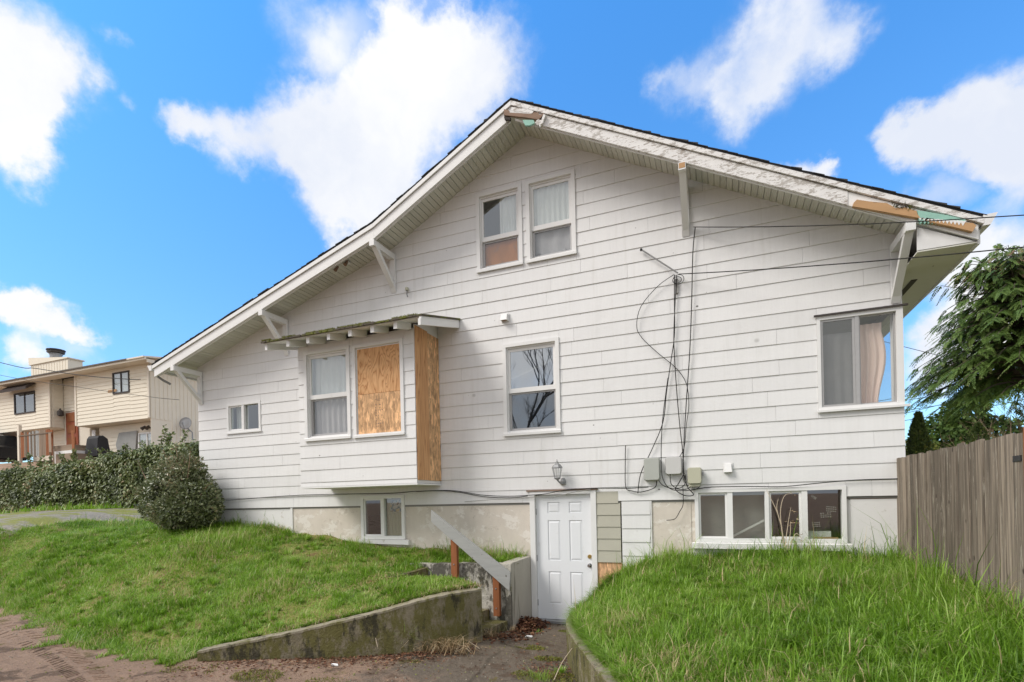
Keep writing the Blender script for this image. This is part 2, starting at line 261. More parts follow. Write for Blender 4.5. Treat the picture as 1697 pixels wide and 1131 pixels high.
# leaves and grass (colour varies blade by blade: attribute 'tone')
def leafmat(name, stops, trans=0.25, rough=0.5, spec=0.3):
    a = Mat(name, (0.1, 0.2, 0.05), rough, spec); at_ = a.n('ShaderNodeAttribute', attribute_name='tone')
    r = a.n('ShaderNodeValToRGB'); cr_ = r.color_ramp
    while len(cr_.elements) < len(stops): cr_.elements.new(0.5)
    for e, (p, c) in zip(cr_.elements, stops): e.position = p; e.color = (*c, 1)
    a.l(at_.outputs['Fac'], r.inputs[0]); a.l(r.outputs[0], a.b.inputs['Base Color'])
    tr = a.n('ShaderNodeBsdfTranslucent'); a.l(r.outputs[0], tr.inputs[0]); ms = a.n('ShaderNodeMixShader'); ms.inputs[0].default_value = trans
    a.l(a.b.outputs[0], ms.inputs[1]); a.l(tr.outputs[0], ms.inputs[2]); a.l(ms.outputs[0], a.t.nodes['Material Output'].inputs[0]); MT[name] = a.m
leafmat('grass', [(0.0, (0.08, 0.17, 0.010)), (0.35, (0.185, 0.345, 0.024)), (0.65, (0.29, 0.48, 0.05)), (0.88, (0.44, 0.58, 0.17)), (1.0, (0.62, 0.50, 0.27))], 0.42, 0.42, 0.45)
leafmat('bush_leaf', [(0.0, (0.065, 0.085, 0.03)), (0.5, (0.145, 0.175, 0.07)), (0.85, (0.26, 0.28, 0.145)), (1.0, (0.36, 0.29, 0.17))], 0.15, 0.35, 0.6)
leafmat('ivy_leaf', [(0.0, (0.05, 0.07, 0.02)), (0.5, (0.14, 0.18, 0.052)), (0.9, (0.25, 0.28, 0.10)), (1.0, (0.38, 0.27, 0.14))], 0.2, 0.45, 0.5)
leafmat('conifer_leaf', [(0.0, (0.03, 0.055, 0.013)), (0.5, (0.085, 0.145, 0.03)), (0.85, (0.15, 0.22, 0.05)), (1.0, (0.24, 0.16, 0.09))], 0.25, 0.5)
leafmat('arbor_leaf', [(0.0, (0.03, 0.05, 0.012)), (0.6, (0.07, 0.10, 0.02)), (1.0, (0.16, 0.15, 0.03))], 0.15, 0.6)
leafmat('yellow_leaf', [(0.0, (0.10, 0.12, 0.02)), (1.0, (0.28, 0.27, 0.05))], 0.2, 0.6)
leafmat('dead_leaf', [(0.0, (0.05, 0.02, 0.012)), (0.5, (0.14, 0.055, 0.03)), (0.9, (0.24, 0.12, 0.06)), (1.0, (0.42, 0.28, 0.18))], 0.05, 0.7)
leafmat('straw', [(0.0, (0.22, 0.14, 0.07)), (0.6, (0.40, 0.29, 0.16)), (1.0, (0.55, 0.45, 0.3))], 0.1, 0.7)
# window glass: mirror-ish film over a clear pane
def glassmat(name, refl, tintv, rough=0.0):
    mm = bpy.data.materials.new(name); mm.use_nodes = True; t = mm.node_tree; t.nodes.clear()
    o_ = t.nodes.new('ShaderNodeOutputMaterial'); mi = t.nodes.new('ShaderNodeMixShader'); tr = t.nodes.new('ShaderNodeBsdfTransparent'); gl = t.nodes.new('ShaderNodeBsdfGlossy')
    tr.inputs[0].default_value = (*tintv, 1); gl.inputs['Roughness'].default_value = rough; gl.inputs[0].default_value = (0.95, 0.97, 0.97, 1)
    fr = t.nodes.new('ShaderNodeFresnel'); fr.inputs[0].default_value = 1.5
    ad = t.nodes.new('ShaderNodeMath'); ad.operation = 'ADD'; ad.inputs[1].default_value = refl; ad.use_clamp = True
    ge = t.nodes.new('ShaderNodeNewGeometry'); fb = t.nodes.new('ShaderNodeMath'); fb.operation = 'SUBTRACT'; fb.inputs[0].default_value = 1; t.links.new(ge.outputs['Backfacing'], fb.inputs[1])
    mu = t.nodes.new('ShaderNodeMath'); mu.operation = 'MULTIPLY'; t.links.new(fr.outputs[0], ad.inputs[0]); t.links.new(ad.outputs[0], mu.inputs[0]); t.links.new(fb.outputs[0], mu.inputs[1]); t.links.new(mu.outputs[0], mi.inputs[0]); t.links.new(tr.outputs[0], mi.inputs[1]); t.links.new(gl.outputs[0], mi.inputs[2]); t.links.new(mi.outputs[0], o_.inputs[0]); MT[name] = mm
glassmat('glass', 0.16, (0.90, 0.92, 0.91)); glassmat('glass_mirror', 0.40, (0.8, 0.82, 0.8)); glassmat('glass_mirror_dim', 0.16, (0.7, 0.7, 0.7)); glassmat('screen_glass', 0.09, (0.80, 0.80, 0.80)); glassmat('glass_clear', 0.03, (0.96, 0.97, 0.97)); glassmat('glass_dim', 0.13, (0.86, 0.88, 0.86))

# ---------------------------------------------------------------- mesh helpers
class MB:
    def __init__(s): s.v = []; s.f = []
    def poly(s, pts):
        b = len(s.v); s.v += [tuple(map(float, p)) for p in pts]; s.f.append(tuple(range(b, b + len(pts)))); return s
    def hexa(s, p):   # 8 points: bottom ring then top ring
        b = len(s.v); s.v += [tuple(map(float, q)) for q in p]
        s.f += [(b + 3, b + 2, b + 1, b), (b + 4, b + 5, b + 6, b + 7), (b, b + 1, b + 5, b + 4), (b + 1, b + 2, b + 6, b + 5), (b + 2, b + 3, b + 7, b + 6), (b + 3, b, b + 4, b + 7)]; return s
    def box(s, x0, x1, y0, y1, z0, z1):
        return s.hexa([(x0, y0, z0), (x1, y0, z0), (x1, y1, z0), (x0, y1, z0), (x0, y0, z1), (x1, y0, z1), (x1, y1, z1), (x0, y1, z1)])
    def prism(s, front, back):
        n = len(front); b = len(s.v); s.v += [tuple(map(float, p)) for p in front] + [tuple(map(float, p)) for p in back]
        s.f.append(tuple(range(b, b + n))); s.f.append(tuple(range(b + 2 * n - 1, b + n - 1, -1)))
        for i in range(n):
            j = (i + 1) % n; s.f.append((b + i, b + n + i, b + n + j, b + j))
        return s
    def xz(s, pts, y0, y1): return s.prism([(x, y0, z) for x, z in pts], [(x, y1, z) for x, z in pts])
    def tube(s, pts, r, n=6, r1=None, cap=True):
        pts = [Vector(p) for p in pts]; k = len(pts); rings = []; up = None
        for i, p in enumerate(pts):
            t = (pts[min(i + 1, k - 1)] - pts[max(i - 1, 0)]).normalized()
            if up is None: up = t.orthogonal().normalized()
            up = (up - t * up.dot(t)).normalized() if (up - t * up.dot(t)).length > 1e-6 else t.orthogonal().normalized()
            sd = t.cross(up); rr = r if r1 is None else r + (r1 - r) * i / max(k - 1, 1); b = len(s.v)
            for q in range(n):
                a_ = 2 * math.pi * q / n; s.v.append(tuple(p + (up * math.cos(a_) + sd * math.sin(a_)) * rr))
            rings.append(b)
        for i in range(k - 1):
            for q in range(n):
                q2 = (q + 1) % n; s.f.append((rings[i] + q, rings[i] + q2, rings[i + 1] + q2, rings[i + 1] + q))
        if cap: s.f.append(tuple(rings[0] + q for q in reversed(range(n)))); s.f.append(tuple(rings[-1] + q for q in range(n)))
        return s
    def lathe(s, c, prof, n=12):
        b = len(s.v)
        for r, z in prof:
            for q in range(n): s.v.append((c[0] + r * math.cos(2 * math.pi * q / n), c[1] + r * math.sin(2 * math.pi * q / n), c[2] + z))
        for i in range(len(prof) - 1):
            for q in range(n):
                q2 = (q + 1) % n; s.f.append((b + i * n + q, b + i * n + q2, b + (i + 1) * n + q2, b + (i + 1) * n + q))
        s.f.append(tuple(b + q for q in reversed(range(n)))); s.f.append(tuple(b + (len(prof) - 1) * n + q for q in range(n))); return s
    def bar(s, a_, b_, w_, h_):   # rectangular stick from a to b, width across horizontal, height in the vertical plane
        a_ = Vector(a_); b_ = Vector(b_); t = (b_ - a_).normalized(); sd = t.cross(Vector((0, 0, 1)))
        sd = Vector((1, 0, 0)) if sd.length < 1e-4 else sd.normalized(); up = sd.cross(t).normalized(); sd *= w_ / 2; up *= h_ / 2
        return s.hexa([a_ - sd - up, a_ + sd - up, b_ + sd - up, b_ - sd - up, a_ - sd + up, a_ + sd + up, b_ + sd + up, b_ - sd + up])
    def build(s, name, mat, parent=None, smooth=False, fixn=True):
        me = bpy.data.meshes.new(name); me.from_pydata(s.v, [], s.f)
        if fixn:
            bm = bmesh.new(); bm.from_mesh(me); bmesh.ops.recalc_face_normals(bm, faces=bm.faces); bm.to_mesh(me); bm.free()
        return link(name, me, mat, parent, smooth)
def link(name, me, mat, parent=None, smooth=False):
    mats = mat if isinstance(mat, (list, tuple)) else [mat]
    if not me.materials:
        for q in mats: me.materials.append(MT[q] if isinstance(q, str) else q)
    if smooth: me.polygons.foreach_set('use_smooth', [True] * len(me.polygons))
    o = bpy.data.objects.new(name, me); COL.objects.link(o); adopt(o, parent); return o
def adopt(o, parent):
    if parent is None: return
    o.parent = parent
    if parent.type == 'EMPTY': o.matrix_parent_inverse = Matrix.Translation(-parent.location)
def tag(o, label=None, cat=None, group=None, kind=None):
    if label: o['label'] = label
    if cat: o['category'] = cat
    if group: o['group'] = group
    if kind: o['kind'] = kind
    return o
def thing(name, loc, label, cat, group=None):
    o = bpy.data.objects.new(name, None); COL.objects.link(o); o.location = loc; o.empty_display_size = 0.3
    return tag(o, label, cat, group)
def struct(o): o['kind'] = 'structure'; return o
def clip(poly, a_, b_, c_):   # keep a*x + b*z <= c
    r = []
    for i in range(len(poly)):
        p, q = poly[i], poly[(i + 1) % len(poly)]; dp = a_ * p[0] + b_ * p[1] - c_; dq = a_ * q[0] + b_ * q[1] - c_
        if dp <= 0: r.append(p)
        if (dp < 0 < dq) or (dq < 0 < dp): t = dp / (dp - dq); r.append((p[0] + (q[0] - p[0]) * t, p[1] + (q[1] - p[1]) * t))
    return r
class TPS:
    def __init__(s, pts, lam=0.0):
        P = np.array(pts, float); s.p = P[:, :2]; n = len(P); K = s.k(s.p) + lam * np.eye(n); Q = np.c_[np.ones(n), s.p]
        A = np.zeros((n + 3, n + 3)); A[:n, :n] = K; A[:n, n:] = Q; A[n:, :n] = Q.T; s.w = np.linalg.solve(A, np.r_[P[:, 2], 0, 0, 0])
    def k(s, x):
        d = np.sum((x[:, None, :] - s.p[None]) ** 2, -1); return 0.5 * d * np.log(d + 1e-9)
    def __call__(s, x, y):
        x = np.asarray(x, float); sh = x.shape; q = np.c_[x.ravel(), np.asarray(y, float).ravel()]; r = np.empty(len(q))
        for i in range(0, len(q), 20000): r[i:i + 20000] = s.k(q[i:i + 20000]) @ s.w[:-3] + np.c_[np.ones(len(q[i:i + 20000])), q[i:i + 20000]] @ s.w[-3:]
        return r.reshape(sh)
def vnoise(x, y, s=1.0, seed=0):
    r = np.random.default_rng(seed).random((64, 64)); x = np.asarray(x) * s; y = np.asarray(y) * s
    xi = np.floor(x).astype(int); yi = np.floor(y).astype(int); fx = x - xi; fy = y - yi; fx = fx * fx * (3 - 2 * fx); fy = fy * fy * (3 - 2 * fy)
    g = lambda a_, b_: r[a_ % 64, b_ % 64]
    return (g(xi, yi) * (1 - fx) + g(xi + 1, yi) * fx) * (1 - fy) + (g(xi, yi + 1) * (1 - fx) + g(xi + 1, yi + 1) * fx) * fy
def inpoly(x, y, poly):
    x = np.asarray(x); y = np.asarray(y); c = np.zeros(x.shape, bool); n = len(poly)
    for i in range(n):
        (x0, y0), (x1, y1) = poly[i], poly[(i + 1) % n]
        k = ((y0 > y) != (y1 > y)) & (x < (x1 - x0) * (y - y0) / ((y1 - y0) or 1e-12) + x0); c ^= k
    return c
def npmesh(name, V, loops, starts, totals, mat, parent=None, tone=None, smooth=True):
    me = bpy.data.meshes.new(name); me.vertices.add(len(V)); me.vertices.foreach_set('co', np.asarray(V, np.float32).ravel())
    me.loops.add(len(loops)); me.loops.foreach_set('vertex_index', np.asarray(loops, np.int32)); me.polygons.add(len(starts))
    me.polygons.foreach_set('loop_start', np.asarray(starts, np.int32)); me.polygons.foreach_set('loop_total', np.asarray(totals, np.int32))
    if tone is not None:
        at_ = me.attributes.new('tone', 'FLOAT', 'POINT'); at_.data.foreach_set('value', np.asarray(tone, np.float32))
    me.update(calc_edges=True); me.validate()
    return link(name, me, mat, parent, smooth)
def blades(name, P, h, wd_, lean, az, mat, parent=None, tone=None, curl=1.0):
    """grass blades: 5 vertices each, bent over in direction az"""
    n = len(P); dx, dy = np.cos(az), np.sin(az); px_, py_ = -dy, dx; V = np.zeros((n, 5, 3)); s2 = lean * h
    for k, (t, ww) in enumerate(((0, 1.0), (0, 1.0), (0.55, 0.8), (0.55, 0.8), (1, 0))):
        sg = 1 if k % 2 == 0 else -1; off = s2 * t ** (1 + curl); up = h * t * np.sqrt(np.clip(1 - (lean * t) ** 2 * 0.6, 0.1, 1))
        V[:, k, 0] = P[:, 0] + dx * off + px_ * wd_ * ww * 0.5 * sg; V[:, k, 1] = P[:, 1] + dy * off + py_ * wd_ * ww * 0.5 * sg; V[:, k, 2] = P[:, 2] + up
    b = (np.arange(n) * 5)[:, None]; L = np.concatenate([b + np.array([0, 1, 3, 2]), b + np.array([2, 3, 4])], 1).ravel()
    st = (np.arange(n) * 7)[:, None] + np.array([0, 4]); tt = np.tile([4, 3], n)
    return npmesh(name, V.reshape(-1, 3), L, st.ravel(), tt, mat, parent, np.repeat(tone if tone is not None else rng.random(n), 5), False)
def leaves(name, P, dirs, nrm, ln, wd_, mat, parent=None, tone=None, fold=0.25):
    """leaf = folded diamond of two triangles pairs (4 verts)"""
    n = len(P); dirs = dirs / (np.linalg.norm(dirs, axis=1, keepdims=True) + 1e-9); sd = np.cross(dirs, nrm); sd /= (np.linalg.norm(sd, axis=1, keepdims=True) + 1e-9); up = np.cross(sd, dirs)
    ln = np.broadcast_to(ln, n)[:, None]; w_ = np.broadcast_to(wd_, n)[:, None]; V = np.zeros((n, 4, 3))
    V[:, 0] = P; V[:, 1] = P + dirs * ln * 0.5 + sd * w_ * 0.5 + up * w_ * fold; V[:, 2] = P + dirs * ln; V[:, 3] = P + dirs * ln * 0.5 - sd * w_ * 0.5 + up * w_ * fold
    b = (np.arange(n) * 4)[:, None]; L = np.concatenate([b + np.array([0, 1, 2]), b + np.array([0, 2, 3])], 1).ravel()
    st = np.arange(2 * n) * 3; return npmesh(name, V.reshape(-1, 3), L, st, np.full(2 * n, 3), mat, parent, np.repeat(tone if tone is not None else rng.random(n), 4), False)
def rdir(n, z=(-1, 1)):
    a_ = rng.random(n) * 2 * np.pi; zz = rng.uniform(z[0], z[1], n); r = np.sqrt(np.clip(1 - zz ** 2, 0, 1)); return np.c_[r * np.cos(a_), r * np.sin(a_), zz]
# ---------------------------------------------------------------- terrain
WALL_L = [(-3.17, -1.68, 0.77), (-3.38, -2.08, 0.77), (-3.62, -2.36, 0.73), (-3.98, -2.63, 0.63), (-4.43, -2.92, 0.53), (-4.85, -3.14, 0.44), (-5.30, -3.40, 0.36), (-5.80, -3.68, 0.27)]
WALL_R = [(-1.66, -0.10, 0.72), (-1.82, -0.45, 0.52), (-1.92, -0.95, 0.40), (-1.86, -1.70, 0.43), (-1.60, -2.50, 0.48), (-1.18, -3.40, 0.50), (-0.66, -4.40, 0.50), (0.0, -5.5, 0.46), (0.7, -6.4, 0.45)]
ground_pts = [(-2.4, 0.2, -0.03), (-2.4, -0.6, -0.03), (-2.9, -0.9, -0.02), (-2.2, -1.6, 0.03), (-3.2, -1.7, 0.07), (-4.2, -2.8, 0.10), (-5.3, -3.5, 0.14), (-6.3, -3.8, 0.15), (-7.2, -3.9, 0.15), (-9.1, -3.4, 0.17), (-12.0, -2.8, 0.20), (-15, -2.2, 0.25), (-20, -3.0, 0.4),
              (-3, -5, 0.14), (-7, -6, 0.18), (-12, -6, 0.25), (-1.4, -3.3, 0.10), (0, -5.6, 0.15), (0, -8, 0.2), (-6, -10, 0.25), (-14, -10, 0.4), (6, -9, 0.2), (12, -6, 0.3), (5, -2, 0.4), (8, 4, 0.7), (-25, -8, 0.8), (-2.4, -1.1, 0.0),
              (-15.4, -1.2, 1.46), (-14.8, 1.3, 1.58), (-14.6, -0.3, 1.42), (-15.4, -0.6, 1.56), (-15.2, -0.2, 1.58), (-15.5, 0.4, 1.64), (-15.0, -0.8, 1.40), (-16.6, -0.3, 1.73), (-13.3, 0.5, 1.38), (-13.3, -0.4, 1.25), (-17.2, 0.6, 1.79), (-14.6, -1.1, 1.18), (-13, 4, 1.68), (-12, 8, 1.8), (-19, 1.5, 1.86), (-20, 4.0, 1.94), (-23, 2.2, 1.86), (-26, 4.6, 1.95), (-21, 5.2, 1.97), (-31, 4.8, 2.0), (-17, 6, 1.97), (-28, 8, 3.6), (-35, 8, 4.3), (-41, 9, 4.8), (-28, 11, 4.9), (-36, 13, 5.0), (-45, 12, 5.0), (-20, 12, 3.4),
              (-10, 10, 1.6), (0, 10, 1.1), (3.5, 3, 0.8), (8, 12, 1.0), (20, 8, 1.2), (-35, 0, 2.6), (-45, 2, 3.6), (-30, 22, 5.2), (0, 25, 1.4), (25, 25, 1.5), (-60, 10, 5.0), (-6, 3, 0.6), (-10, 0.6, 1.3), (-13, -1.2, 1.1), (-11, -1.0, 0.9), (-9, -1.2, 0.5), (0, 1, 0.1), (-45, -12, 2.0)]
G = TPS(ground_pts, 0.002)
def gz(x, y):
    x = np.asarray(x, float); y = np.asarray(y, float); xc = np.clip(x, -55, 28); yc = np.clip(y, -12, 27)
    d = np.hypot(x - xc, y - yc); f = np.clip(d / 80, 0, 1); f = f * f * (3 - 2 * f); return G(xc, yc) * (1 - f) + 1.2 * f
def axis(a_, b_, st, far):
    c = list(np.arange(a_, b_ + 1e-6, st)); s = st; v = c[-1]; hi = []
    while v < far: s *= 1.35; v += s; hi.append(v)
    s = st; v = c[0]; lo = []
    while v > -far: s *= 1.35; v -= s; lo.append(v)
    return np.array(lo[::-1] + c + hi)
def sheet(name, X, Y, Zf, mat, keep=None, smooth=True):
    nx, ny = len(X), len(Y); xx, yy = np.meshgrid(X, Y); V = np.c_[xx.ravel(), yy.ravel(), Zf(xx, yy).ravel()]
    i, j = np.meshgrid(np.arange(nx - 1), np.arange(ny - 1)); q = (j * nx + i).ravel(); F = np.c_[q, q + 1, q + nx + 1, q + nx]
    if keep is not None: F = F[keep((xx[:-1, :-1] + xx[1:, 1:]).ravel() / 2, (yy[:-1, :-1] + yy[1:, 1:]).ravel() / 2)]
    used = np.unique(F); mp = np.zeros(len(V), int); mp[used] = np.arange(len(used)); F = mp[F]; V = V[used]
    return npmesh(name, V, F.ravel(), np.arange(len(F)) * 4, np.full(len(F), 4), mat, None, None, smooth)
def gs(x, y): return gz(x, y) + (vnoise(x, y, 3.1, 1) - 0.5) * 0.025 + (vnoise(x, y, 8, 2) - 0.5) * 0.012
struct(sheet('ground', axis(-16, 6, 0.06, 900), axis(-8, 1, 0.06, 900), gs, 'dirt'))
# lawns
LAWN_L = [(x + 0.02, y + 0.14) for x, y, z in WALL_L] + [(-6.3, -3.72), (-7.1, -3.78), (-8.2, -3.62), (-9.2, -3.36), (-10.6, -3.0), (-12.4, -2.62), (-14.2, -2.25), (-17.5, -1.9), (-16.2, -1.3), (-15.3, -1.1), (-14.7, 1.3), (-13.6, 3.5), (-10.6, 3.5), (-10.55, 0.05), (-2.95, 0.05), (-2.98, -0.56), (-4.52, -0.58), (-4.52, -1.42), (-3.25, -1.46)]
lawnl_pts = [(x, y + 0.12, z - 0.03) for x, y, z in WALL_L] + [(-6.1, -3.80, 0.10), (-6.3, -3.72, 0.11), (-7.1, -3.78, 0.11), (-8.2, -3.62, 0.12), (-9.2, -3.36, 0.13), (-10.6, -3.0, 0.15), (-12.4, -2.62, 0.17), (-14.5, -2.2, 0.22), (-14.5, -0.3, 1.50), (-14.0, 0.0, 1.49), (-14.3, 0.7, 1.53), (-13.5, -0.5, 1.42), (-15.0, -0.7, 1.54), (-15.6, -1.25, 1.50), (-12.5, 0.3, 1.44), (-12.0, 2.0, 1.48), (-13.2, 1.5, 1.48), (-11.6, -0.3, 1.50), (-10.4, -0.8, 1.56), (-9.4, -0.7, 1.47), (-17.5, -1.9, 0.4), (-15.4, -1.1, 1.50), (-14.8, 1.3, 1.56), (-13.6, 3.5, 1.72), (-10.6, 3.5, 1.7),
             (-10.6, 0, 1.60), (-9.8, 0, 1.56), (-8, 0, 1.42), (-6.3, 0, 1.23), (-4.75, 0, 1.13), (-2.93, 0, 1.02), (-3, -0.6, 0.97), (-4.0, -0.6, 0.93), (-4.7, -0.6, 0.90), (-4.75, -1.4, 0.86), (-3.3, -1.5, 0.80), (-9, -1.5, 1.22), (-11.5, -1.2, 1.33), (-6.5, -2, 0.78), (-13.2, -1.4, 1.27)]
GL = TPS(lawnl_pts, 0.003)
def zl(x, y): return GL(x, y) + (vnoise(x, y, 2.1, 5) - 0.5) * 0.06 + (vnoise(x, y, 6, 6) - 0.5) * 0.03
struct(sheet('lawn', np.arange(-17.6, -2.9, 0.07), np.arange(-3.9, 3.6, 0.07), zl, 'soil', lambda x, y: inpoly(x, y, LAWN_L)))
LAWN_R = [(x + 0.14, y + 0.02) for x, y, z in WALL_R] + [(4.5, -6.6), (4.5, -3.3), (2.18, -3.2), (2.18, 0.05), (-1.75, 0.05)]
lawnr_pts = [(x + 0.1, y, z - 0.03) for x, y, z in WALL_R] + [(-1.5, 0, 0.84), (-1.0, 0, 0.97), (-0.4, 0, 1.06), (0.8, 0, 1.11), (2.1, 0, 1.04), (2.1, -1.5, 1.0), (2.1, -3.0, 0.97), (2.2, -4.5, 0.90), (4.5, -3.3, 1.1), (4.5, -6.6, 0.7), (0.6, -2.2, 0.90), (-0.8, -1.4, 0.83), (0.6, -4.0, 0.78), (-1.2, -0.8, 0.76)]
GR = TPS(lawnr_pts, 0.003)
def zr(x, y): return GR(x, y) + (vnoise(x, y, 2.3, 8) - 0.5) * 0.05 + (vnoise(x, y, 6, 9) - 0.5) * 0.03
struct(sheet('lawn', np.arange(-2.2, 4.6, 0.07), np.arange(-6.7, 0.1, 0.07), zr, 'soil', lambda x, y: inpoly(x, y, LAWN_R)))
LANE = [(-15.6, -2.0), (-15.2, -1.0), (-14.7, 1.3), (-13.4, 4), (-12.6, 9), (-16.5, 9), (-17.6, 4.6), (-20.5, 2.9), (-25, 0.6), (-27, -2.5)]
struct(sheet('gravel_lane', np.arange(-27, -12.4, 0.2), np.arange(-2.6, 9, 0.2), lambda x, y: gz(x, y) + 0.03 + (vnoise(x, y, 3, 3) - 0.5) * 0.02, 'gravel', lambda x, y: inpoly(x, y, LANE)))
struct(sheet('back_yard', np.arange(2.25, 40, 0.5), np.arange(-3.2, 40, 0.5), lambda x, y: gz(x, y) + 0.02 + (vnoise(x, y, 1.1, 14) - 0.5) * 0.08, 'verge'))
VERGE = [(-17.6, 4.6), (-20.5, 2.9), (-25, 0.6), (-27, -2.5), (-36, -2), (-36, 6), (-16.5, 9)]
struct(sheet('verge', np.arange(-36, -16.3, 0.25), np.arange(-2.6, 9, 0.25), lambda x, y: gz(x, y) + 0.02 + (vnoise(x, y, 2, 4) - 0.5) * 0.05, 'verge', lambda x, y: inpoly(x, y, VERGE)))

# ---------------------------------------------------------------- white house
def rtop(x):
    if x < -5.42: return 6.75 + 0.317 * (x + 5.42)
    if x < -2.86: return 6.75 + 0.5156 * (x + 5.42)
    return 8.07 - 0.5335 * (x + 2.86)
HS = thing('white_house', (-4.2, 0, 0.0), 'white clapboard house with broad low gable, boarded bay window and basement door', 'house')
ROOF_BREAKS = (-5.42, -2.86)
def under_roof(poly, d):
    """clip an x-z polygon that does not straddle a roof break"""
    xm = sum(p[0] for p in poly) / len(poly)
    if xm < -5.42: return clip(poly, -0.317, 1, 6.75 + 0.317 * 5.42 - d)
    if xm < -2.86: return clip(poly, -0.5156, 1, 6.75 + 0.5156 * 5.42 - d)
    return clip(poly, 0.5335, 1, 8.07 - 0.5335 * 2.86 - d)
OPEN = dict(upl=(-3.785, -2.955, 5.835, 7.16), upr=(-2.885, -2.055, 5.835, 7.165), mid=(-3.355, -2.375, 3.035, 4.555), small=(-9.69, -8.745, 3.50, 4.115), corner=(1.235, 2.2, 3.07, 4.33),
            bl=(-6.30, -5.345, 1.29, 2.10), br=(-0.37, 1.535, 1.29, 2.055), door=(-2.93, -1.83, -0.1, 2.09))
CRS = 0.2125
nboard = [0]
def board_mesh(poly, z0, z1, y, yb, fl=0.0108):
    front = [(x, y - fl * (1 - (z - z0) / (z1 - z0)) - 0.006, z) for x, z in poly]; back = [(x, yb, z) for x, z in poly]
    return MB().prism(front, back)
def lay_boards(x0, x1, z0, z1, y, opens, joints, roof=True, mat='siding', label=None, yb=None, clipper=None):
    """one course of boards, cut round the openings and under the roof"""
    cuts = sorted({x0, x1, *[c for c in joints if x0 < c < x1], *[e for o in opens for e in o[:2] if x0 < e < x1 and o[2] < z1 and o[3] > z0], *([b for b in ROOF_BREAKS if x0 < b < x1 and z1 > 5.5 and rtop(b) - 0.5 < z1 and abs(b + 5.42) < .1] if roof else [])})
    for a_, b_ in zip(cuts[:-1], cuts[1:]):
        segs = [(z0, z1)]; xm = (a_ + b_) / 2
        for o in opens:
            if o[0] < xm < o[1]:
                ns = []
                for s0, s1 in segs:
                    if o[3] <= s0 or o[2] >= s1: ns.append((s0, s1)); continue
                    if o[2] > s0: ns.append((s0, o[2]))
                    if o[3] < s1: ns.append((o[3], s1))
                segs = ns
        for s0, s1 in segs:
            if s1 - s0 < 0.012 or b_ - a_ < 0.012: continue
            g = 0.0011; poly = [(a_ + g, s0), (b_ - g, s0), (b_ - g, s1), (a_ + g, s1)]
            if roof:
                if a_ < -2.86 < b_:
                    poly = clip(clip(poly, -0.5156, 1, 6.75 + 0.5156 * 5.42 - 0.125), 0.5335, 1, 8.07 - 0.5335 * 2.86 - 0.125)
                else: poly = under_roof(poly, 0.125)
            if len(poly) < 3: continue
            dz = random.uniform(-0.0015, 0.0015); dy = random.uniform(-0.0012, 0.0012)
            o_ = board_mesh([(x, z + dz) for x, z in poly], z0, z1, y + dy, y + 0.004 if yb is None else yb).build('siding_board', mat, HS)
            if label: o_['label'] = label
            nboard[0] += 1
for i in range(-1, 28):
    z0 = 2.125 + CRS * i; z1 = z0 + CRS; xs = [x for x in np.arange(-10.55, 2.2001, 0.05) if rtop(x) - 0.125 > z0]
    if not xs: continue
    x0, x1 = (xs[0] - 0.05 if xs[0] > -10.5 else -10.55), min(xs[-1] + 0.05, 2.2)
    js = []; c = x0 + random.uniform(0.3, 1.8)
    while c < x1: js.append(c); c += random.choice((1.22, 1.83, 2.44, 2.44))
    opens = list(OPEN.values()) + [(-6.99, -4.60, 2.28, 5.05)]
    lay_boards(x0, x1, z0, z1, 0.0, opens, js)
# sheathing behind the boards (with the window openings left out)
sx = sorted({-10.54, 2.18, *ROOF_BREAKS, *[e for o in OPEN.values() for e in o[:2] if e < 2.18]}); mb = MB()
holes = [(o[0] + 0.035, o[1] - 0.035, o[2] + 0.03, o[3] - 0.03) for o in OPEN.values()]
sx = sorted({-10.54, 2.16, *ROOF_BREAKS, *[e for h in holes for e in h[:2]], *np.arange(-10, 2, 1.0)})
for a_, b_ in zip(sx[:-1], sx[1:]):
    xm = (a_ + b_) / 2; zs = sorted({1.88, 9.0, *[e for h in holes if h[0] < xm < h[1] for e in h[2:] if e > 1.9]})
    for s0, s1 in zip(zs[:-1], zs[1:]):
        if any(h[0] < xm < h[1] and h[2] < (s0 + s1) / 2 < h[3] for h in holes): continue
        p = under_roof([(a_, s0), (b_, s0), (b_, s1), (a_, s1)], 0.16)
        if len(p) >= 3: mb.xz(p, 0.006, 0.12)
mb.build('wall', 'interior', HS)['label'] = 'plain sheathing behind the boards'
# side and rear walls, floor
side = MB(); side.box(2.10, 2.19, 0.125, 0.14, 0, 5.0); side.box(2.10, 2.19, 0.14, 1.7, 0, 3.08); side.box(2.10, 2.19, 0.14, 1.7, 4.30, 5.0); side.box(2.10, 2.19, 1.7, 9, 0, 5.0)
side.build('side_wall', 'siding', HS)
MB().box(-10.54, -10.44, 0.125, 9, 0.6, 4.95).build('side_wall', 'siding', HS)
MB().xz([(-10.44, 0.6), (2.10, 0.6), (2.10, 5.2), (-2.86, 7.85), (-5.42, 6.55), (-10.44, 4.98)], 8.9, 9).build('rear_wall', 'siding', HS)
MB().box(-10.44, 2.1, 0.16, 8.9, 2.18, 2.26).build('floor', 'interior', HS)
# corner room: partitions and ceiling
r = MB(); r.box(0.55, 0.60, 0.125, 2.8, 2.26, 4.5); r.box(0.60, 2.1, 2.75, 2.8, 2.26, 4.5); r.box(0.55, 2.1, 0.125, 2.8, 4.42, 4.46); r.build('partition', 'interior_pale', HS)
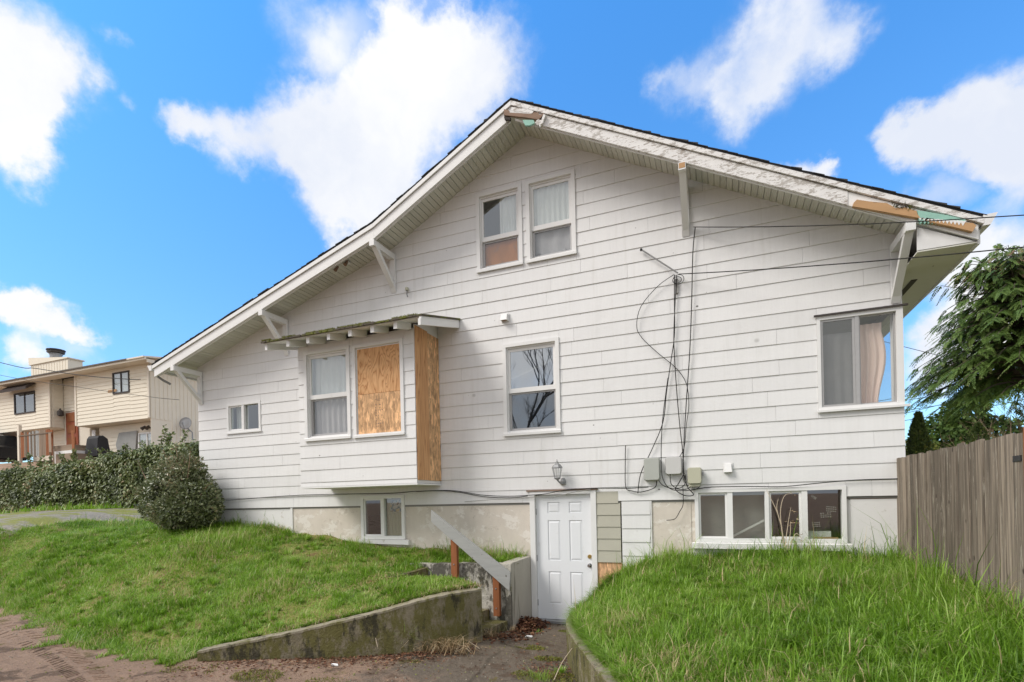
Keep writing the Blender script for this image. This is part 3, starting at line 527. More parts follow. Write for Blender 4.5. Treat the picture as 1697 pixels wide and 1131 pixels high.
# roof: shingled slab over a boarded deck
def band(d0, d1, xa, xb):
    xs = [xa] + [b for b in ROOF_BREAKS if xa < b < xb] + [xb]
    return [(x, rtop(x) - d0) for x in xs] + [(x, rtop(x) - d1) for x in reversed(xs)]
for xa, xb in ((-11.06, -5.42), (-5.42, -2.86), (-2.86, 2.83)):
    MB().xz(band(0.0, 0.03, xa, xb), -0.655, 9.3).build('roof', 'shingle', HS)
    MB().xz(band(0.033, 0.12, max(xa, -11.0), min(xb, 2.78)), -0.61, 9.2).build('roof_deck', 'trim', HS)
# ragged shingle ends along the rake
mb = MB()
for xa, xb in ((-11.06, -5.42), (-5.42, -2.86), (-2.86, 2.83)):
    s = (rtop(xb - 1e-4) - rtop(xa + 1e-4)) / (xb - xa); L = math.hypot(xb - xa, s * (xb - xa)); n = int(L / 0.135); up = s > 0
    for k in range(n):
        t0 = k / n; t1 = (k + 1) / n; x0 = xa + (xb - xa) * t0; x1 = xa + (xb - xa) * t1; z0 = rtop(xa + 1e-4) + s * (x0 - xa); z1 = rtop(xa + 1e-4) + s * (x1 - xa); j = random.uniform(-0.03, 0.012)
        lift0, lift1 = (0.010, 0.003) if up else (0.003, 0.010)
        lift0 += random.choice((0, 0, 0, .006)); lift1 += random.choice((0, 0, .002, .012))
        mb.xz([(x0, z0 + 0.001), (x1, z1 + 0.001), (x1, z1 + lift1), (x0, z0 + lift0)], -0.672 + j * .5, 0.3)
tag(mb.build('shingle_edge', 'shingle', HS), None, kind='stuff')
mb = MB()
for k in range(5): mb.lathe((-3.28 + random.uniform(-.06, .06), -0.6, rtop(-3.28) + 0.02), [(0.05, 0), (0.045, 0.03), (0.02, 0.05)], 6)
mb.build('moss_clump', 'mossy_shingle', HS)
# fascia and the moulding over it
for xa, xb, mt_, lb in ((-11.0, -5.421, 'fascia', None), (-5.419, -2.95, 'fascia', None), (-2.42, 1.50, 'flake', 'right fascia board with badly flaking white paint')):
    MB().xz(band(0.108, 0.275, xa, xb), -0.65, -0.615).build('fascia_board', mt_, HS)['label'] = lb or 'white painted fascia board on the left slope'
MB().xz(band(0.108, 0.275, 1.502, 2.76), -0.640, -0.615).build('fascia_board', 'fascia', HS)['label'] = 'broken lower end of the right fascia'
MB().xz(band(0.108, 0.20, -2.949, -2.421), -0.648, -0.615).build('fascia_board', 'fascia', HS)['label'] = 'damaged fascia piece at the peak'
for xa, xb, mt_ in ((-11.03, -5.421, 'fascia'), (-5.419, -2.862, 'fascia'), (-2.858, 2.80, 'flake')):
    MB().xz(band(0.032, 0.098, xa, xb), -0.675, -0.615).build('rake_moulding', mt_, HS)
# small trim strip along the fascia foot, on the soffit side
for xa, xb in ((-10.9, -5.43), (-5.41, -2.9), (-2.82, 2.2)):
    MB().xz(band(0.258, 0.288, xa, xb), -0.612, -0.585).build('rake_strip', 'trim', HS)
# soffit boards across the overhang
def soffit(xa, xb):
    s = (rtop(xb - 1e-4) - rtop(xa + 1e-4)) / (xb - xa); L = math.hypot(xb - xa, s * (xb - xa)); n = int(L / 0.089); ang = math.atan(s); me = None
    for k in range(n):
        if me is None:
            o_ = MB().box(-0.0405, 0.0405, -0.61, -0.002, -0.006, 0.006).build('soffit_board', 'soffit'); me = o_.data
        else:
            o_ = bpy.data.objects.new('soffit_board', me); COL.objects.link(o_)
        x = xa + (xb - xa) * (k + 0.5) / n; o_.location = (x, 0, rtop(x) - 0.132 - random.uniform(0, 0.004)); o_.rotation_euler = (random.uniform(-.004, .004), -ang, 0); adopt(o_, HS)
soffit(-10.62, -5.43); soffit(-5.41, -2.87); soffit(-2.85, 2.2)
# torn woodwork at the peak and at the right-hand end
def torn(pxs, y0, y1, mat, label, name='broken_board'):
    q = [at(px, py, y0) for px, py in pxs]; o_ = MB().xz([(p[0], p[2]) for p in q], y0, y1).build(name, mat, HS); o_['label'] = label; return o_
torn([(835, 181), (843, 183), (845, 187), (880, 189), (884, 186), (892, 187), (893, 190), (898, 190), (901, 188), (897, 199), (865, 194), (835, 191)], -0.70, -0.66, 'rotten_wood', 'bare brown wood showing through at the peak')
torn([(846, 181), (848, 178), (870, 180), (884, 184), (882, 188), (866, 186), (858, 184), (851, 186)], -0.705, -0.70, 'flake', 'ragged paint flap at the peak')
torn([(835, 193), (846, 195), (845, 199), (836, 198)], -0.69, -0.655, 'gap_shade', 'dark piece painted as the shade in the rotted gap at the peak')  # solid dark piece: the shade inside the open gap is put into its colour
torn([(866, 199), (884, 199), (886, 204), (878, 208), (870, 208)], -0.69, -0.66, 'mint', 'torn mint green underlay at the peak')
torn([(889, 200), (896, 196), (901, 189), (904, 191), (901, 198), (899, 204), (896, 206), (895, 211), (892, 206), (890, 208), (888, 204), (886, 205)], -0.70, -0.668, 'flake', 'hanging paint flap right of the peak')
torn([(1413, 342), (1415, 336), (1420, 331), (1440, 334), (1470, 337), (1484, 345), (1500, 344), (1519, 350), (1521, 356), (1526, 362), (1470, 352)], -0.69, -0.645, 'bare_wood', 'tan bare wood where the fascia broke away')
torn([(1527, 362), (1548, 365), (1590, 368), (1613, 370), (1618, 374), (1612, 384), (1575, 375), (1540, 368)], -0.69, -0.645, 'bare_wood', 'second tan broken piece by the gutter')
fr = [(1520, 349), (1536, 351), (1570, 357), (1600, 364)]; low = []
for k in range(25):
    x = 1600 - k * 3.2; low.append((x, 371 + (1600 - x) * -0.06 + (random.uniform(2, 5) if k % 2 else -random.uniform(1, 3))))
torn(fr + low, -0.686, -0.652, 'mint', 'torn mint green underlay strip')
tf = [(1602, 366 )] + [(1600 - k * 3.2, 366 + (k % 2) * 1.0 - 0.13 * k * 3.2 * .5) for k in range(25)]
torn(tf + [(1522 + k * 3.2, 361 + k * 0.42 + (4 if k % 2 else -1.5)) for k in range(25)], -0.692, -0.687, 'fascia', 'fringe of curled white paint flakes')
mb = MB()
for k in range(60):
    p = at(random.uniform(1478, 1514), 0, -0.69); px = random.uniform(1478, 1514); q = at(px, 341 + (px - 1478) * .18 + random.uniform(-6, 3), -0.68); mb.tube([q, q + np.array([random.uniform(-.03, .03), -0.02, random.uniform(-.03, .035)])], 0.006, 3, 0.002)
mb.build('moss_clump', 'mossy_shingle', HS)
# boxed eave on the right, its vent, gutters
MB().box(2.2, 2.77, -0.60, 9.2, 4.775, 4.79).build('eave_soffit', 'soffit', HS)
MB().xz([(2.2, 4.795), (2.74, 4.795), (2.2, 5.07)], -0.605, -0.58).build('eave_end_board', 'trim', HS)
MB().box(2.40, 2.47, 0.35, 1.15, 4.766, 4.774).build('soffit_vent', 'dark_frame', HS)
MB().box(2.765, 2.79, -0.60, 9.2, 4.76, 4.92).build('eave_fascia', 'trim', HS)
MB().xz([(2.795, 4.93), (2.86, 4.93), (2.90, 5.00), (2.93, 5.06), (2.915, 5.06), (2.885, 5.0), (2.85, 4.945), (2.81, 4.945), (2.81, 5.05), (2.795, 5.05)], -0.66, 9.2).build('gutter', 'trim', HS)
MB().xz([(2.796, 4.931), (2.859, 4.931), (2.898, 5.0), (2.926, 5.055), (2.796, 5.05)], -0.672, -0.661).build('gutter_end', 'trim', HS)
MB().xz([(-11.05, 4.84), (-11.12, 4.84), (-11.15, 4.9), (-11.19, 4.96), (-11.175, 4.96), (-11.13, 4.9), (-11.11, 4.855), (-11.065, 4.855), (-11.065, 4.95), (-11.05, 4.95)], -0.66, 9.2).build('gutter', 'trim', HS)
MB().xz([(-11.051, 4.841), (-11.118, 4.841), (-11.148, 4.9), (-11.183, 4.955), (-11.051, 4.949)], -0.672, -0.661).build('gutter_end', 'trim', HS)
MB().tube([(-11.12, -0.55, 4.845), (-11.15, -0.5, 4.78), (-11.10, -0.40, 4.70), (-11.0, -0.3, 4.62)], 0.025, 8).build('downspout', 'galv', HS)
# knee braces
for k, (x, zt, zb) in enumerate(((-10.44, 4.875, 4.17), (-8.01, 5.65, 4.94), (-5.46, 6.455, 5.77), (-0.41, 6.475, 5.76), (2.125, 5.125, 4.38))):
    br = MB().prism([(x - 0.05, -0.07, zt), (x - 0.05, -0.07, zb + 0.08), (x - 0.05, -0.024, zb), (x - 0.05, -0.0235, zt)], [(x + 0.05, -0.07, zt), (x + 0.05, -0.07, zb + 0.08), (x + 0.05, -0.024, zb), (x + 0.05, -0.0235, zt)]).build('knee_brace', 'trim', HS)
    MB().box(x - 0.048, x + 0.048, -0.665, -0.071, zt - 0.10, zt).build('brace_arm', 'trim', br)
    MB().prism([(x - 0.044, -0.60, zt - 0.101), (x - 0.044, -0.50, zt - 0.101), (x - 0.044, -0.071, zb + 0.16), (x - 0.044, -0.071, zb + 0.26 - 0.12 + 0.14)][:3] + [(x - 0.044, -0.071, zb + 0.06 + 0.02)], [(x + 0.044, -0.60, zt - 0.101), (x + 0.044, -0.50, zt - 0.101), (x + 0.044, -0.071, zb + 0.16), (x + 0.044, -0.071, zb + 0.08)]).build('brace_strut', 'trim', br)
    if k == 3: MB().box(x - 0.04, x + 0.04, -0.668, -0.6651, zt - 0.08, zt - 0.01).build('bare_patch', 'bare_wood', br)
# ------------------------------ foundation
def found(x0, x1, z0, z1, mat, label, y=0.012):
    o_ = MB().box(x0, x1, y, 0.2, z0, z1).build('foundation', mat, HS); o_['label'] = label
found(-10.5, -8.03, 0.4, 1.906, 'foundation_white', 'white painted foundation at the left corner')
MB().box(-8.028, -7.975, -0.004, 0.2, 0.4, 1.906).build('foundation_batten', 'foundation_white', HS)
found(-7.973, -6.335, 0.4, 1.906, 'foundation', 'patchy beige rendered foundation left of the low window')
found(-6.333, -5.262, 0.4, 1.21, 'foundation', 'foundation under the low left window')
found(-5.26, -2.935, -0.2, 1.906, 'foundation', 'patchy beige rendered foundation beside the door')
found(-0.985, -0.425, -0.2, 1.906, 'foundation', 'beige rendered foundation left of the wide window')
MB().box(-1.008, -0.987, -0.008, 0.2, -0.2, 1.906).build('foundation_batten', 'foundation_white', HS)
found(-0.423, 1.583, -0.2, 1.198, 'foundation_white', 'white foundation under the wide window')
found(1.585, 2.16, -0.2, 1.87, 'foundation_white', 'white painted foundation by the fence')
MB().box(1.56, 2.17, 0.02, 0.14, 1.87, 1.906).build('wall_plate', 'rotten_wood', HS)
found(-6.333, -6.302, 1.212, 1.906, 'foundation', 'jamb strip', 0.02); found(-5.343, -5.262, 1.212, 1.906, 'foundation', 'jamb strip', 0.02); found(-0.423, -0.372, 1.2, 1.906, 'foundation', 'crumbling jamb by the wide window', 0.02); found(1.537, 1.583, 1.2, 1.906, 'foundation_white', 'jamb strip', 0.02)
for k in range(6):
    z1 = 2.06 - 0.1835 * k
    o_ = board_mesh([(-1.828, z1 - 0.1815), (-1.445 - (0.012 if k else 0.04), z1 - 0.1815), (-1.445 - (0.012 if k else 0.04), z1), (-1.828, z1)], z1 - 0.1835, z1, -0.004, 0.1).build('siding_board', 'olive_siding', HS); o_['label'] = 'unpainted olive grey board beside the door'
MB().box(-1.828, -1.45, 0.0, 0.1, -0.1, 0.958).build('osb_patch', 'osb_pale', HS)
for k in range(6):
    z1 = 1.905 - 0.2095 * k
    o_ = board_mesh([(-1.437, z1 - 0.2075), (-1.011, z1 - 0.2075), (-1.011, z1), (-1.437, z1)], z1 - 0.2095, z1, 0.0, 0.1).build('siding_board', 'siding', HS); o_['label'] = 'white board between door and concrete'
# ------------------------------ door
dr = MB(); dx0, dx1, dy = -2.842, -1.918, 0.035
P_ = [(a_, b_, c, d) for a_, b_ in ((-2.645, -2.435), (-2.285, -2.075)) for c, d in ((1.735, 1.91), (0.965, 1.615), (0.26, 0.785))]
xs_ = [dx0, -2.645, -2.435, -2.285, -2.075, dx1]; zs_ = [0.012, 0.26, 0.785, 0.965, 1.615, 1.735, 1.91, 2.03]
for i in range(5):
    for j in range(7):
        if i in (1, 3) and j in (1, 3, 5): continue
        dr.box(xs_[i], xs_[i + 1], dy, dy + 0.045, zs_[j], zs_[j + 1])
for a_, b_, c, d in P_:
    dr.box(a_, b_, dy + 0.014, dy + 0.04, c, d)
    dr.hexa([(a_ + 0.004, dy + 0.0138, c + 0.004), (b_ - 0.004, dy + 0.0138, c + 0.004), (b_ - 0.036, dy + 0.002, c + 0.036), (a_ + 0.036, dy + 0.002, c + 0.036), (a_ + 0.004, dy + 0.0138, d - 0.004), (b_ - 0.004, dy + 0.0138, d - 0.004), (b_ - 0.036, dy + 0.002, d - 0.036), (a_ + 0.036, dy + 0.002, d - 0.036)])
door = dr.build('door', 'door_paint', HS)
MB().xz([(-1.96 + 0.033 * math.cos(t * math.pi / 6), 1.04 + 0.033 * math.sin(t * math.pi / 6)) for t in range(12)], dy - 0.018, dy - 0.0005).build('deadbolt', 'brass', door)
kb = MB(); kb.xz([(-1.96 + 0.033 * math.cos(t * math.pi / 6), 0.90 + 0.033 * math.sin(t * math.pi / 6)) for t in range(12)], dy - 0.010, dy - 0.0005)
kb.tube([(-1.96, dy - 0.01, 0.90), (-1.96, dy - 0.035, 0.90)], 0.012, 8); b0 = len(kb.v)
for r_, yy in ((0.012, 0), (0.028, 0.006), (0.031, 0.018), (0.026, 0.03), (0.010, 0.036)):
    pass
kb.prism([(-1.96 + 0.030 * math.cos(t * math.pi / 6), dy - 0.066, 0.90 + 0.030 * math.sin(t * math.pi / 6)) for t in range(12)], [(-1.96 + 0.024 * math.cos(t * math.pi / 6), dy - 0.034, 0.90 + 0.024 * math.sin(t * math.pi / 6)) for t in range(12)])
kb.prism([(-1.96 + 0.018 * math.cos(t * math.pi / 6), dy - 0.078, 0.90 + 0.018 * math.sin(t * math.pi / 6)) for t in range(12)], [(-1.96 + 0.030 * math.cos(t * math.pi / 6), dy - 0.0661, 0.90 + 0.030 * math.sin(t * math.pi / 6)) for t in range(12)])
kb.build('knob', 'chrome', door)
for z in (1.76, 1.0, 0.27): MB().box(-2.853, -2.835, dy - 0.012, dy - 0.001, z - 0.05, z + 0.05).build('hinge', 'galv', door)
df = MB(); df.box(-2.93, -2.845, -0.03, 0.09, -0.02, 2.09); df.box(-1.915, -1.83, -0.03, 0.09, -0.02, 2.09); df.box(-2.844, -1.916, -0.03, 0.09, 2.035, 2.09); df.build('door_frame', 'trim', HS)
MB().box(-2.98, -1.80, -0.045, 0.0, 2.092, 2.112).build('door_drip_cap', 'rotten_wood', HS)
MB().box(-2.844, -1.916, -0.10, 0.09, -0.03, 0.008).build('threshold', 'galv', HS)
# ------------------------------ windows
def frame4(mb, x0, x1, z0, z1, w_, y0, y1, wt=None, wb=None):
    wt = wt or w_; wb = wb or w_
    mb.box(x0, x0 + w_, y0, y1, z0, z1); mb.box(x1 - w_, x1, y0, y1, z0, z1); mb.box(x0 + w_, x1 - w_, y0, y1, z1 - wt, z1); mb.box(x0 + w_, x1 - w_, y0, y1, z0, z0 + wb); return mb
def pane(x0, x1, z0, z1, y, mat, par): return MB().box(x0, x1, y, y + 0.005, z0, z1).build('pane', mat, par)
def double_hung(x0, x1, z0, z1, zr0, zr1, y, label, up='glass', lo='screen_glass'):
    win = frame4(frame4(MB(), x0, x1, z0, z1, 0.062, y - 0.034, y + 0.004, 0.055, 0.05), x0 + 0.05, x1 - 0.05, z0 + 0.045, z1 - 0.05, 0.03, y + 0.0045, y + 0.12, 0.03, 0.03).build('window', 'trim', HS); win['label'] = label
    MB().hexa([(x0 - 0.008, y - 0.055, z0 - 0.012), (x1 + 0.008, y - 0.055, z0 - 0.012), (x1 + 0.008, y - 0.0345, z0 - 0.012), (x0 - 0.008, y - 0.0345, z0 - 0.012), (x0 - 0.008, y - 0.055, z0 + 0.03), (x1 + 0.008, y - 0.055, z0 + 0.03), (x1 + 0.008, y - 0.0345, z0 + 0.045), (x0 - 0.008, y - 0.0345, z0 + 0.045)]).build('sill', 'trim', win)
    a_, b_ = x0 + 0.081, x1 - 0.081; zt, zb = z1 - 0.081, z0 + 0.076
    frame4(MB(), a_, b_, zr0 - 0.004, zt, 0.036, y + 0.022, y + 0.05, 0.045, 0.075).build('sash', 'trim', win)
    frame4(MB(), a_, b_, zb, zr0 - 0.006, 0.036, y + 0.052, y + 0.08, 0.025, 0.04).build('sash', 'alu', win)
    pane(a_ + 0.034, b_ - 0.034, zr1 - 0.002, zt - 0.043, y + 0.034, up, win); pane(a_ + 0.034, b_ - 0.034, zb + 0.038, zr0 - 0.029, y + 0.064, lo, win); return win
double_hung(-3.785, -2.955, 5.835, 7.16, 6.36, 6.43, 0.0, 'left upper attic window, orange cloth behind its lower sash')
double_hung(-2.885, -2.055, 5.835, 7.165, 6.36, 6.43, 0.0, 'right upper attic window with white curtain')
double_hung(-3.355, -2.375, 3.035, 4.555, 3.745, 3.82, 0.0, 'middle sash window reflecting bare branches', up='glass_mirror', lo='glass_mirror_dim')
def slider(x0, x1, z0, z1, xm, y, label, mats, fw=0.05, cas='vinyl'):
    win = frame4(MB(), x0, x1, z0, z1, fw, y - 0.028, y + 0.10).build('window', cas, HS); win['label'] = label
    MB().box(xm - 0.03, xm + 0.03, y - 0.02, y + 0.06, z0 + fw, z1 - fw).build('mullion', cas, win)
    frame4(MB(), x0 + fw + 0.001, xm - 0.031, z0 + fw + 0.001, z1 - fw - 0.001, 0.028, y + 0.0, y + 0.03).build('sash', cas, win)
    pane(x0 + fw + 0.027, xm - 0.058, z0 + fw + 0.027, z1 - fw - 0.027, y + 0.014, mats[0], win); pane(xm + 0.028, x1 - fw + 0.002, z0 + fw - 0.002, z1 - fw + 0.002, y + 0.03, mats[1], win); return win
wsm = slider(-9.69, -8.745, 3.50, 4.115, -9.24, 0.0, 'small sliding bathroom window with patterned right pane', ('glass_dim', 'glass'))
MB().box(-9.71, -8.72, -0.045, -0.0285, 3.478, 3.505).build('sill', 'trim', wsm)
wbl = slider(-6.30, -5.345, 1.29, 2.10, -5.815, 0.0, 'low left basement sliding window with a picture taped inside', ('screen_glass', 'glass_dim'), 0.06)
MB().xz([(-6.345, 1.215), (-5.9, 1.205), (-5.25, 1.195), (-5.25, 1.285), (-6.345, 1.285)], -0.055, 0.01).build('sill', 'foundation_white', wbl)
# wide basement window, four lights
wbr = frame4(MB(), -0.37, 1.535, 1.29, 2.055, 0.05, -0.028, 0.10).build('window', 'vinyl', HS); wbr['label'] = 'wide four-light basement window'
MB().box(0.555, 0.605, -0.027, 0.09, 1.341, 2.004).build('mullion', 'vinyl', wbr)
for xm in (0.105, 1.045): MB().box(xm - 0.035, xm + 0.035, -0.018, 0.06, 1.341, 2.004).build('mullion', 'vinyl', wbr)
for a_, b_ in ((-0.319, 0.069), (0.606, 1.009)):
    frame4(MB(), a_, b_, 1.342, 2.003, 0.03, 0.0, 0.03).build('sash', 'vinyl', wbr); pane(a_ + 0.028, b_ - 0.028, 1.37, 1.975, 0.014, 'glass_dim', wbr)
for a_, b_ in ((0.1405, 0.5545), (1.0805, 1.4845)): pane(a_, b_, 1.342, 2.003, 0.03, 'glass_dim', wbr)
MB().hexa([(-0.42, -0.06, 1.2), (1.585, -0.06, 1.185), (1.585, 0.01, 1.2), (-0.42, 0.01, 1.2), (-0.42, -0.06, 1.275), (1.585, -0.06, 1.27), (1.585, -0.0285, 1.287), (-0.42, -0.0285, 1.287)]).build('sill', 'foundation_white', wbr)
# corner window: aluminium slider plus a side light round the corner
wc = MB(); wc.box(1.235, 1.275, -0.03, 0.06, 3.07, 4.33); wc.box(1.275, 2.125, -0.03, 0.06, 4.285, 4.33); wc.box(1.275, 2.125, -0.03, 0.06, 3.07, 3.115); wc.box(2.126, 2.20, -0.03, 0.06, 3.07, 4.33)
wc = wc.build('window', 'trim', HS); wc['label'] = 'corner sliding window with a pinkish curtain'
MB().box(1.20, 2.25, -0.055, -0.031, 4.331, 4.355).build('head_flashing', 'dark_frame', wc); MB().box(1.22, 2.25, -0.06, -0.031, 3.045, 3.075).build('sill', 'trim', wc)
MB().box(1.672, 1.718, -0.02, 0.05, 3.116, 4.284).build('mullion', 'alu', wc)
frame4(MB(), 1.276, 1.671, 3.116, 4.284, 0.028, -0.012, 0.012).build('sash', 'alu', wc); frame4(MB(), 1.719, 2.124, 3.116, 4.284, 0.018, 0.014, 0.036).build('sash', 'alu', wc)
pane(1.303, 1.644, 3.143, 4.257, 0.0, 'screen_glass', wc); pane(1.736, 2.107, 3.133, 4.267, 0.024, 'glass_clear', wc)
sw = MB(); sw.box(2.11, 2.19, 0.061, 0.12, 3.08, 4.30); sw.box(2.11, 2.19, 1.66, 1.70, 3.08, 4.30); sw.build('side_window_frame', 'trim', wc)
MB().box(2.15, 2.155, 0.125, 1.655, 3.085, 4.295).build('pane', 'glass_clear', wc)
# ------------------------------ bay
BY = -0.78
bay = MB(); bay.box(-6.98, -6.93, BY + 0.01, -0.025, 2.275, 4.80); bay.box(-6.929, -4.61, BY + 0.01, -0.025, 4.70, 4.80)
for a_, b_, c, d in ((-6.929, -4.61, 2.275, 3.12), (-6.929, -6.83, 3.121, 4.699), (-5.89, -5.78, 3.121, 4.699), (-4.83, -4.61, 3.121, 4.699)): bay.box(a_, b_, BY + 0.01, BY + 0.06, c, d)
bay.box(-4.609, -4.585, BY + 0.01, -0.025, 2.275, 4.80)
bay = bay.build('bay_window', 'siding', HS); bay['label'] = 'shallow box bay under a small pent roof'
MB().box(-7.0, -4.575, BY - 0.015, -0.024, 2.245, 2.27).build('bay_floor', 'trim', bay)
MB().prism([(-4.60, BY, 4.80), (-4.60, -0.022, 4.80), (-4.60, -0.022, 5.04), (-4.60, BY, 4.85)], [(-4.58, BY, 4.80), (-4.58, -0.022, 4.80), (-4.58, -0.022, 5.04), (-4.58, BY, 4.85)]).build('bay_cheek', 'trim', bay)
BOP = [(-6.86, -5.865, 3.09, 4.665), (-5.805, -4.79, 3.08, 4.645)]
lay_boards(-7.0, -4.585, 2.272, 2.35, BY, BOP, [], False, yb=BY + 0.009)
for j in range(11):
    z0 = 2.35 + 0.2188 * j; lay_boards(-7.0, -4.585, z0, min(z0 + 0.2188, 4.80), BY, BOP, [random.uniform(-6.6, -5)] if j < 3 else [], False, yb=BY + 0.009)
double_hung(-6.86, -5.865, 3.09, 4.665, 3.825, 3.90, BY, 'bay sash window with pale curtain beside the boarded one', lo='screen_glass')
bw = frame4(frame4(MB(), -5.805, -4.79, 3.08, 4.645, 0.062, BY - 0.034, BY + 0.004, 0.05, 0.05), -5.75, -4.845, 3.125, 4.60, 0.03, BY + 0.0045, BY + 0.05).build('window', 'trim', HS); bw['label'] = 'bay window boarded over with plywood and chipboard'
MB().box(-5.81, -4.785, BY - 0.052, BY - 0.0345, 3.07, 3.105).build('sill', 'trim', bw)
MB().box(-5.72, -4.845, BY + 0.0, BY + 0.018, 3.806, 4.575).build('plywood_panel', 'plywood', bw)['label'] = 'orange plywood with dark knots'
MB().box(-5.72, -4.845, BY - 0.005, BY + 0.013, 3.13, 3.800).build('chipboard_panel', 'osb', bw)['label'] = 'stained chipboard sheet'
mk = MB()
for (a_, b_, zc, h_) in ((-5.37, -5.23, 3.695, 0.006), (-5.34, -5.26, 3.672, 0.005)): mk.box(a_, b_, BY - 0.0066, BY - 0.0052, zc, zc + h_)
for row in range(9):
    for cx_ in (-5.36, -5.32, -5.28, -5.24):
        if random.random() < 0.75: mk.box(cx_ + random.uniform(-.01, .01), cx_ + random.uniform(.012, .024), BY - 0.0066, BY - 0.0052, 3.60 - row * 0.045, 3.60 - row * 0.045 + random.uniform(.006, .018))
tag(mk.build('faded_print', 'rotten_wood', bw), kind='stuff')
MB().box(-4.582, -4.564, -0.775, -0.405, 2.325, 4.835).build('side_board', 'plywood_straight', HS)['label'] = 'straight grained plywood on the bay side'
MB().box(-4.583, -4.566, -0.402, -0.024, 2.322, 4.815).build('side_board', 'osb', HS)['label'] = 'chipboard sheet on the bay side'
def pz(y): return 5.12 + 0.256 * y     # top of the pent roof
aw = MB().prism([(-7.36, 0, pz(0)), (-7.36, -1.27, pz(-1.27)), (-7.36, -1.27, pz(-1.27) - 0.028), (-7.36, 0, pz(0) - 0.028)], [(-4.13, 0, pz(0)), (-4.13, -1.27, pz(-1.27)), (-4.13, -1.27, pz(-1.27) - 0.028), (-4.13, 0, pz(0) - 0.028)]).build('awning_roof', 'mossy_shingle', HS); aw['label'] = 'mossy pent roof over the bay'
def slope_box(x0, x1, ya, yb, d0, d1): return MB().prism([(x0, ya, pz(ya) - d0), (x0, yb, pz(yb) - d0), (x0, yb, pz(yb) - d1), (x0, ya, pz(ya) - d1)], [(x1, ya, pz(ya) - d0), (x1, yb, pz(yb) - d0), (x1, yb, pz(yb) - d1), (x1, ya, pz(ya) - d1)])
slope_box(-7.33, -4.195, -0.026, -1.24, 0.030, 0.044).build('deck', 'trim', aw)
slope_box(-4.19, -4.15, -0.026, -1.27, 0.031, 0.062).build('rake_moulding', 'trim', aw); slope_box(-4.19, -4.145, -0.026, -1.30, 0.064, 0.165).build('rake_board', 'trim', aw); slope_box(-7.32, -7.27, -0.026, -1.22, 0.046, 0.15).build('rake_board', 'trim', aw)
for k in range(6): x = -6.815 + 0.432 * k; slope_box(x - 0.03, x + 0.035, BY - 0.025, -1.215, 0.046, 0.15).build('rafter_tail', 'trim', aw)
mb = MB()
for k in range(46):
    x = -7.36 + 3.2 * k / 46 + random.uniform(-.03, .03); mb.xz([(x, pz(-1.28) - 0.024 + random.uniform(-.006, .004)), (x + 0.075, pz(-1.28) - 0.024 + random.uniform(-.006, .004)), (x + 0.07, pz(-1.28) + random.uniform(0.0, .006)), (x, pz(-1.28) + random.uniform(0, .006))], -1.283 + random.uniform(-.008, .005), -1.265)
tag(mb.build('shingle_edge', 'mossy_shingle', aw), kind='stuff')
n = 2600; mx_ = -7.34 + 3.1 * rng.random(n) ** 1.35; my = -1.275 + 0.06 * rng.random(n); keep = vnoise(mx_, my, 4, 21) > 0.42
P = np.c_[mx_, my, 5.12 + 0.256 * my + 0.0][keep]; tag(blades('moss', P, rng.uniform(.012, .04, len(P)), 0.012, rng.uniform(.1, .8, len(P)), rng.random(len(P)) * 6.28, 'yellow_leaf', aw), kind='stuff')
# ---------------------------------------------------------------- curtains and things behind the glass
def curtain(x0, x1, z0, z1, y, mat, label, folds=9, amp=0.018, edge=None, wob=0.0):
    nx, nz = 60, 10; V = []; F = []
    for side_ in (0, 1):
        for j in range(nz + 1):
            for i in range(nx + 1):
                u, v = i / nx, j / nz; xr = x1 + (edge(v) if edge else 0)
                V.append((x0 + (xr - x0) * u, y + amp * math.sin(u * folds * 6.283 + 0.6 * math.sin(v * 3)) * (0.5 + 0.5 * (1 - v)) + 0.004 * side_, z0 + (z1 - z0) * v + (wob * math.sin(u * 11) if j == 0 else 0)))
    k = (nx + 1) * (nz + 1)
    for s_ in (0, 1):
        for j in range(nz):
            for i in range(nx):
                a_ = s_ * k + j * (nx + 1) + i; F.append((a_, a_ + 1, a_ + nx + 2, a_ + nx + 1) if s_ else (a_ + nx + 1, a_ + nx + 2, a_ + 1, a_))
    mb = MB(); mb.v = V; mb.f = F; return tag(mb.build('curtain', mat, None, True, False), label, 'curtain', 'curtains behind the windows')
curtain(-3.40, -3.02, 6.40, 7.08, 0.10, 'curtain_white', 'white curtain pulled half open in the left attic window', 4)
curtain(-3.70, -2.98, 5.85, 6.36, 0.10, 'curtain_orange', 'stained orange cloth behind the lower left attic sash', 2, 0.012)
curtain(-2.86, -2.06, 6.36, 7.12, 0.09, 'curtain_white', 'white curtain filling the top of the right attic window', 9)
curtain(-2.86, -2.06, 5.95, 6.355, 0.13, 'curtain_white', 'pale cloth low down in the right attic window', 3, 0.02, None, 0.05)
curtain(-6.80, -5.95, 3.12, 4.62, BY + 0.14, 'curtain_white', 'pale curtain behind the bay sash window', 7)
curtain(1.28, 1.69, 3.10, 4.12, 0.12, 'tarp', 'dim pinkish curtain behind the left light of the corner window', 3, 0.012)
curtain(1.70, 2.02, 3.10, 4.20, 0.13, 'curtain_pink', 'pinkish curtain with free edge in the right light of the corner window', 4, 0.016, lambda v: -0.02 - 0.05 * math.cos(v * 5.2) + (0.03 if v > 0.9 else 0))
curtain(-9.62, -9.28, 3.52, 4.08, 0.16, 'curtain_white', 'plain curtain in the small bathroom window', 3)
curtain(-5.80, -5.40, 1.31, 2.06, 0.09, 'box_beige', 'olive cloth hanging in the low left basement window', 5, 0.01)
curtain(-0.32, 0.10, 1.3, 2.03, 0.16, 'tarp', 'grey blind behind the first basement light', 1, 0.004)
curtain(0.12, 0.56, 1.3, 2.03, 0.20, 'tarp', 'grey blind behind the second basement light', 1, 0.004)
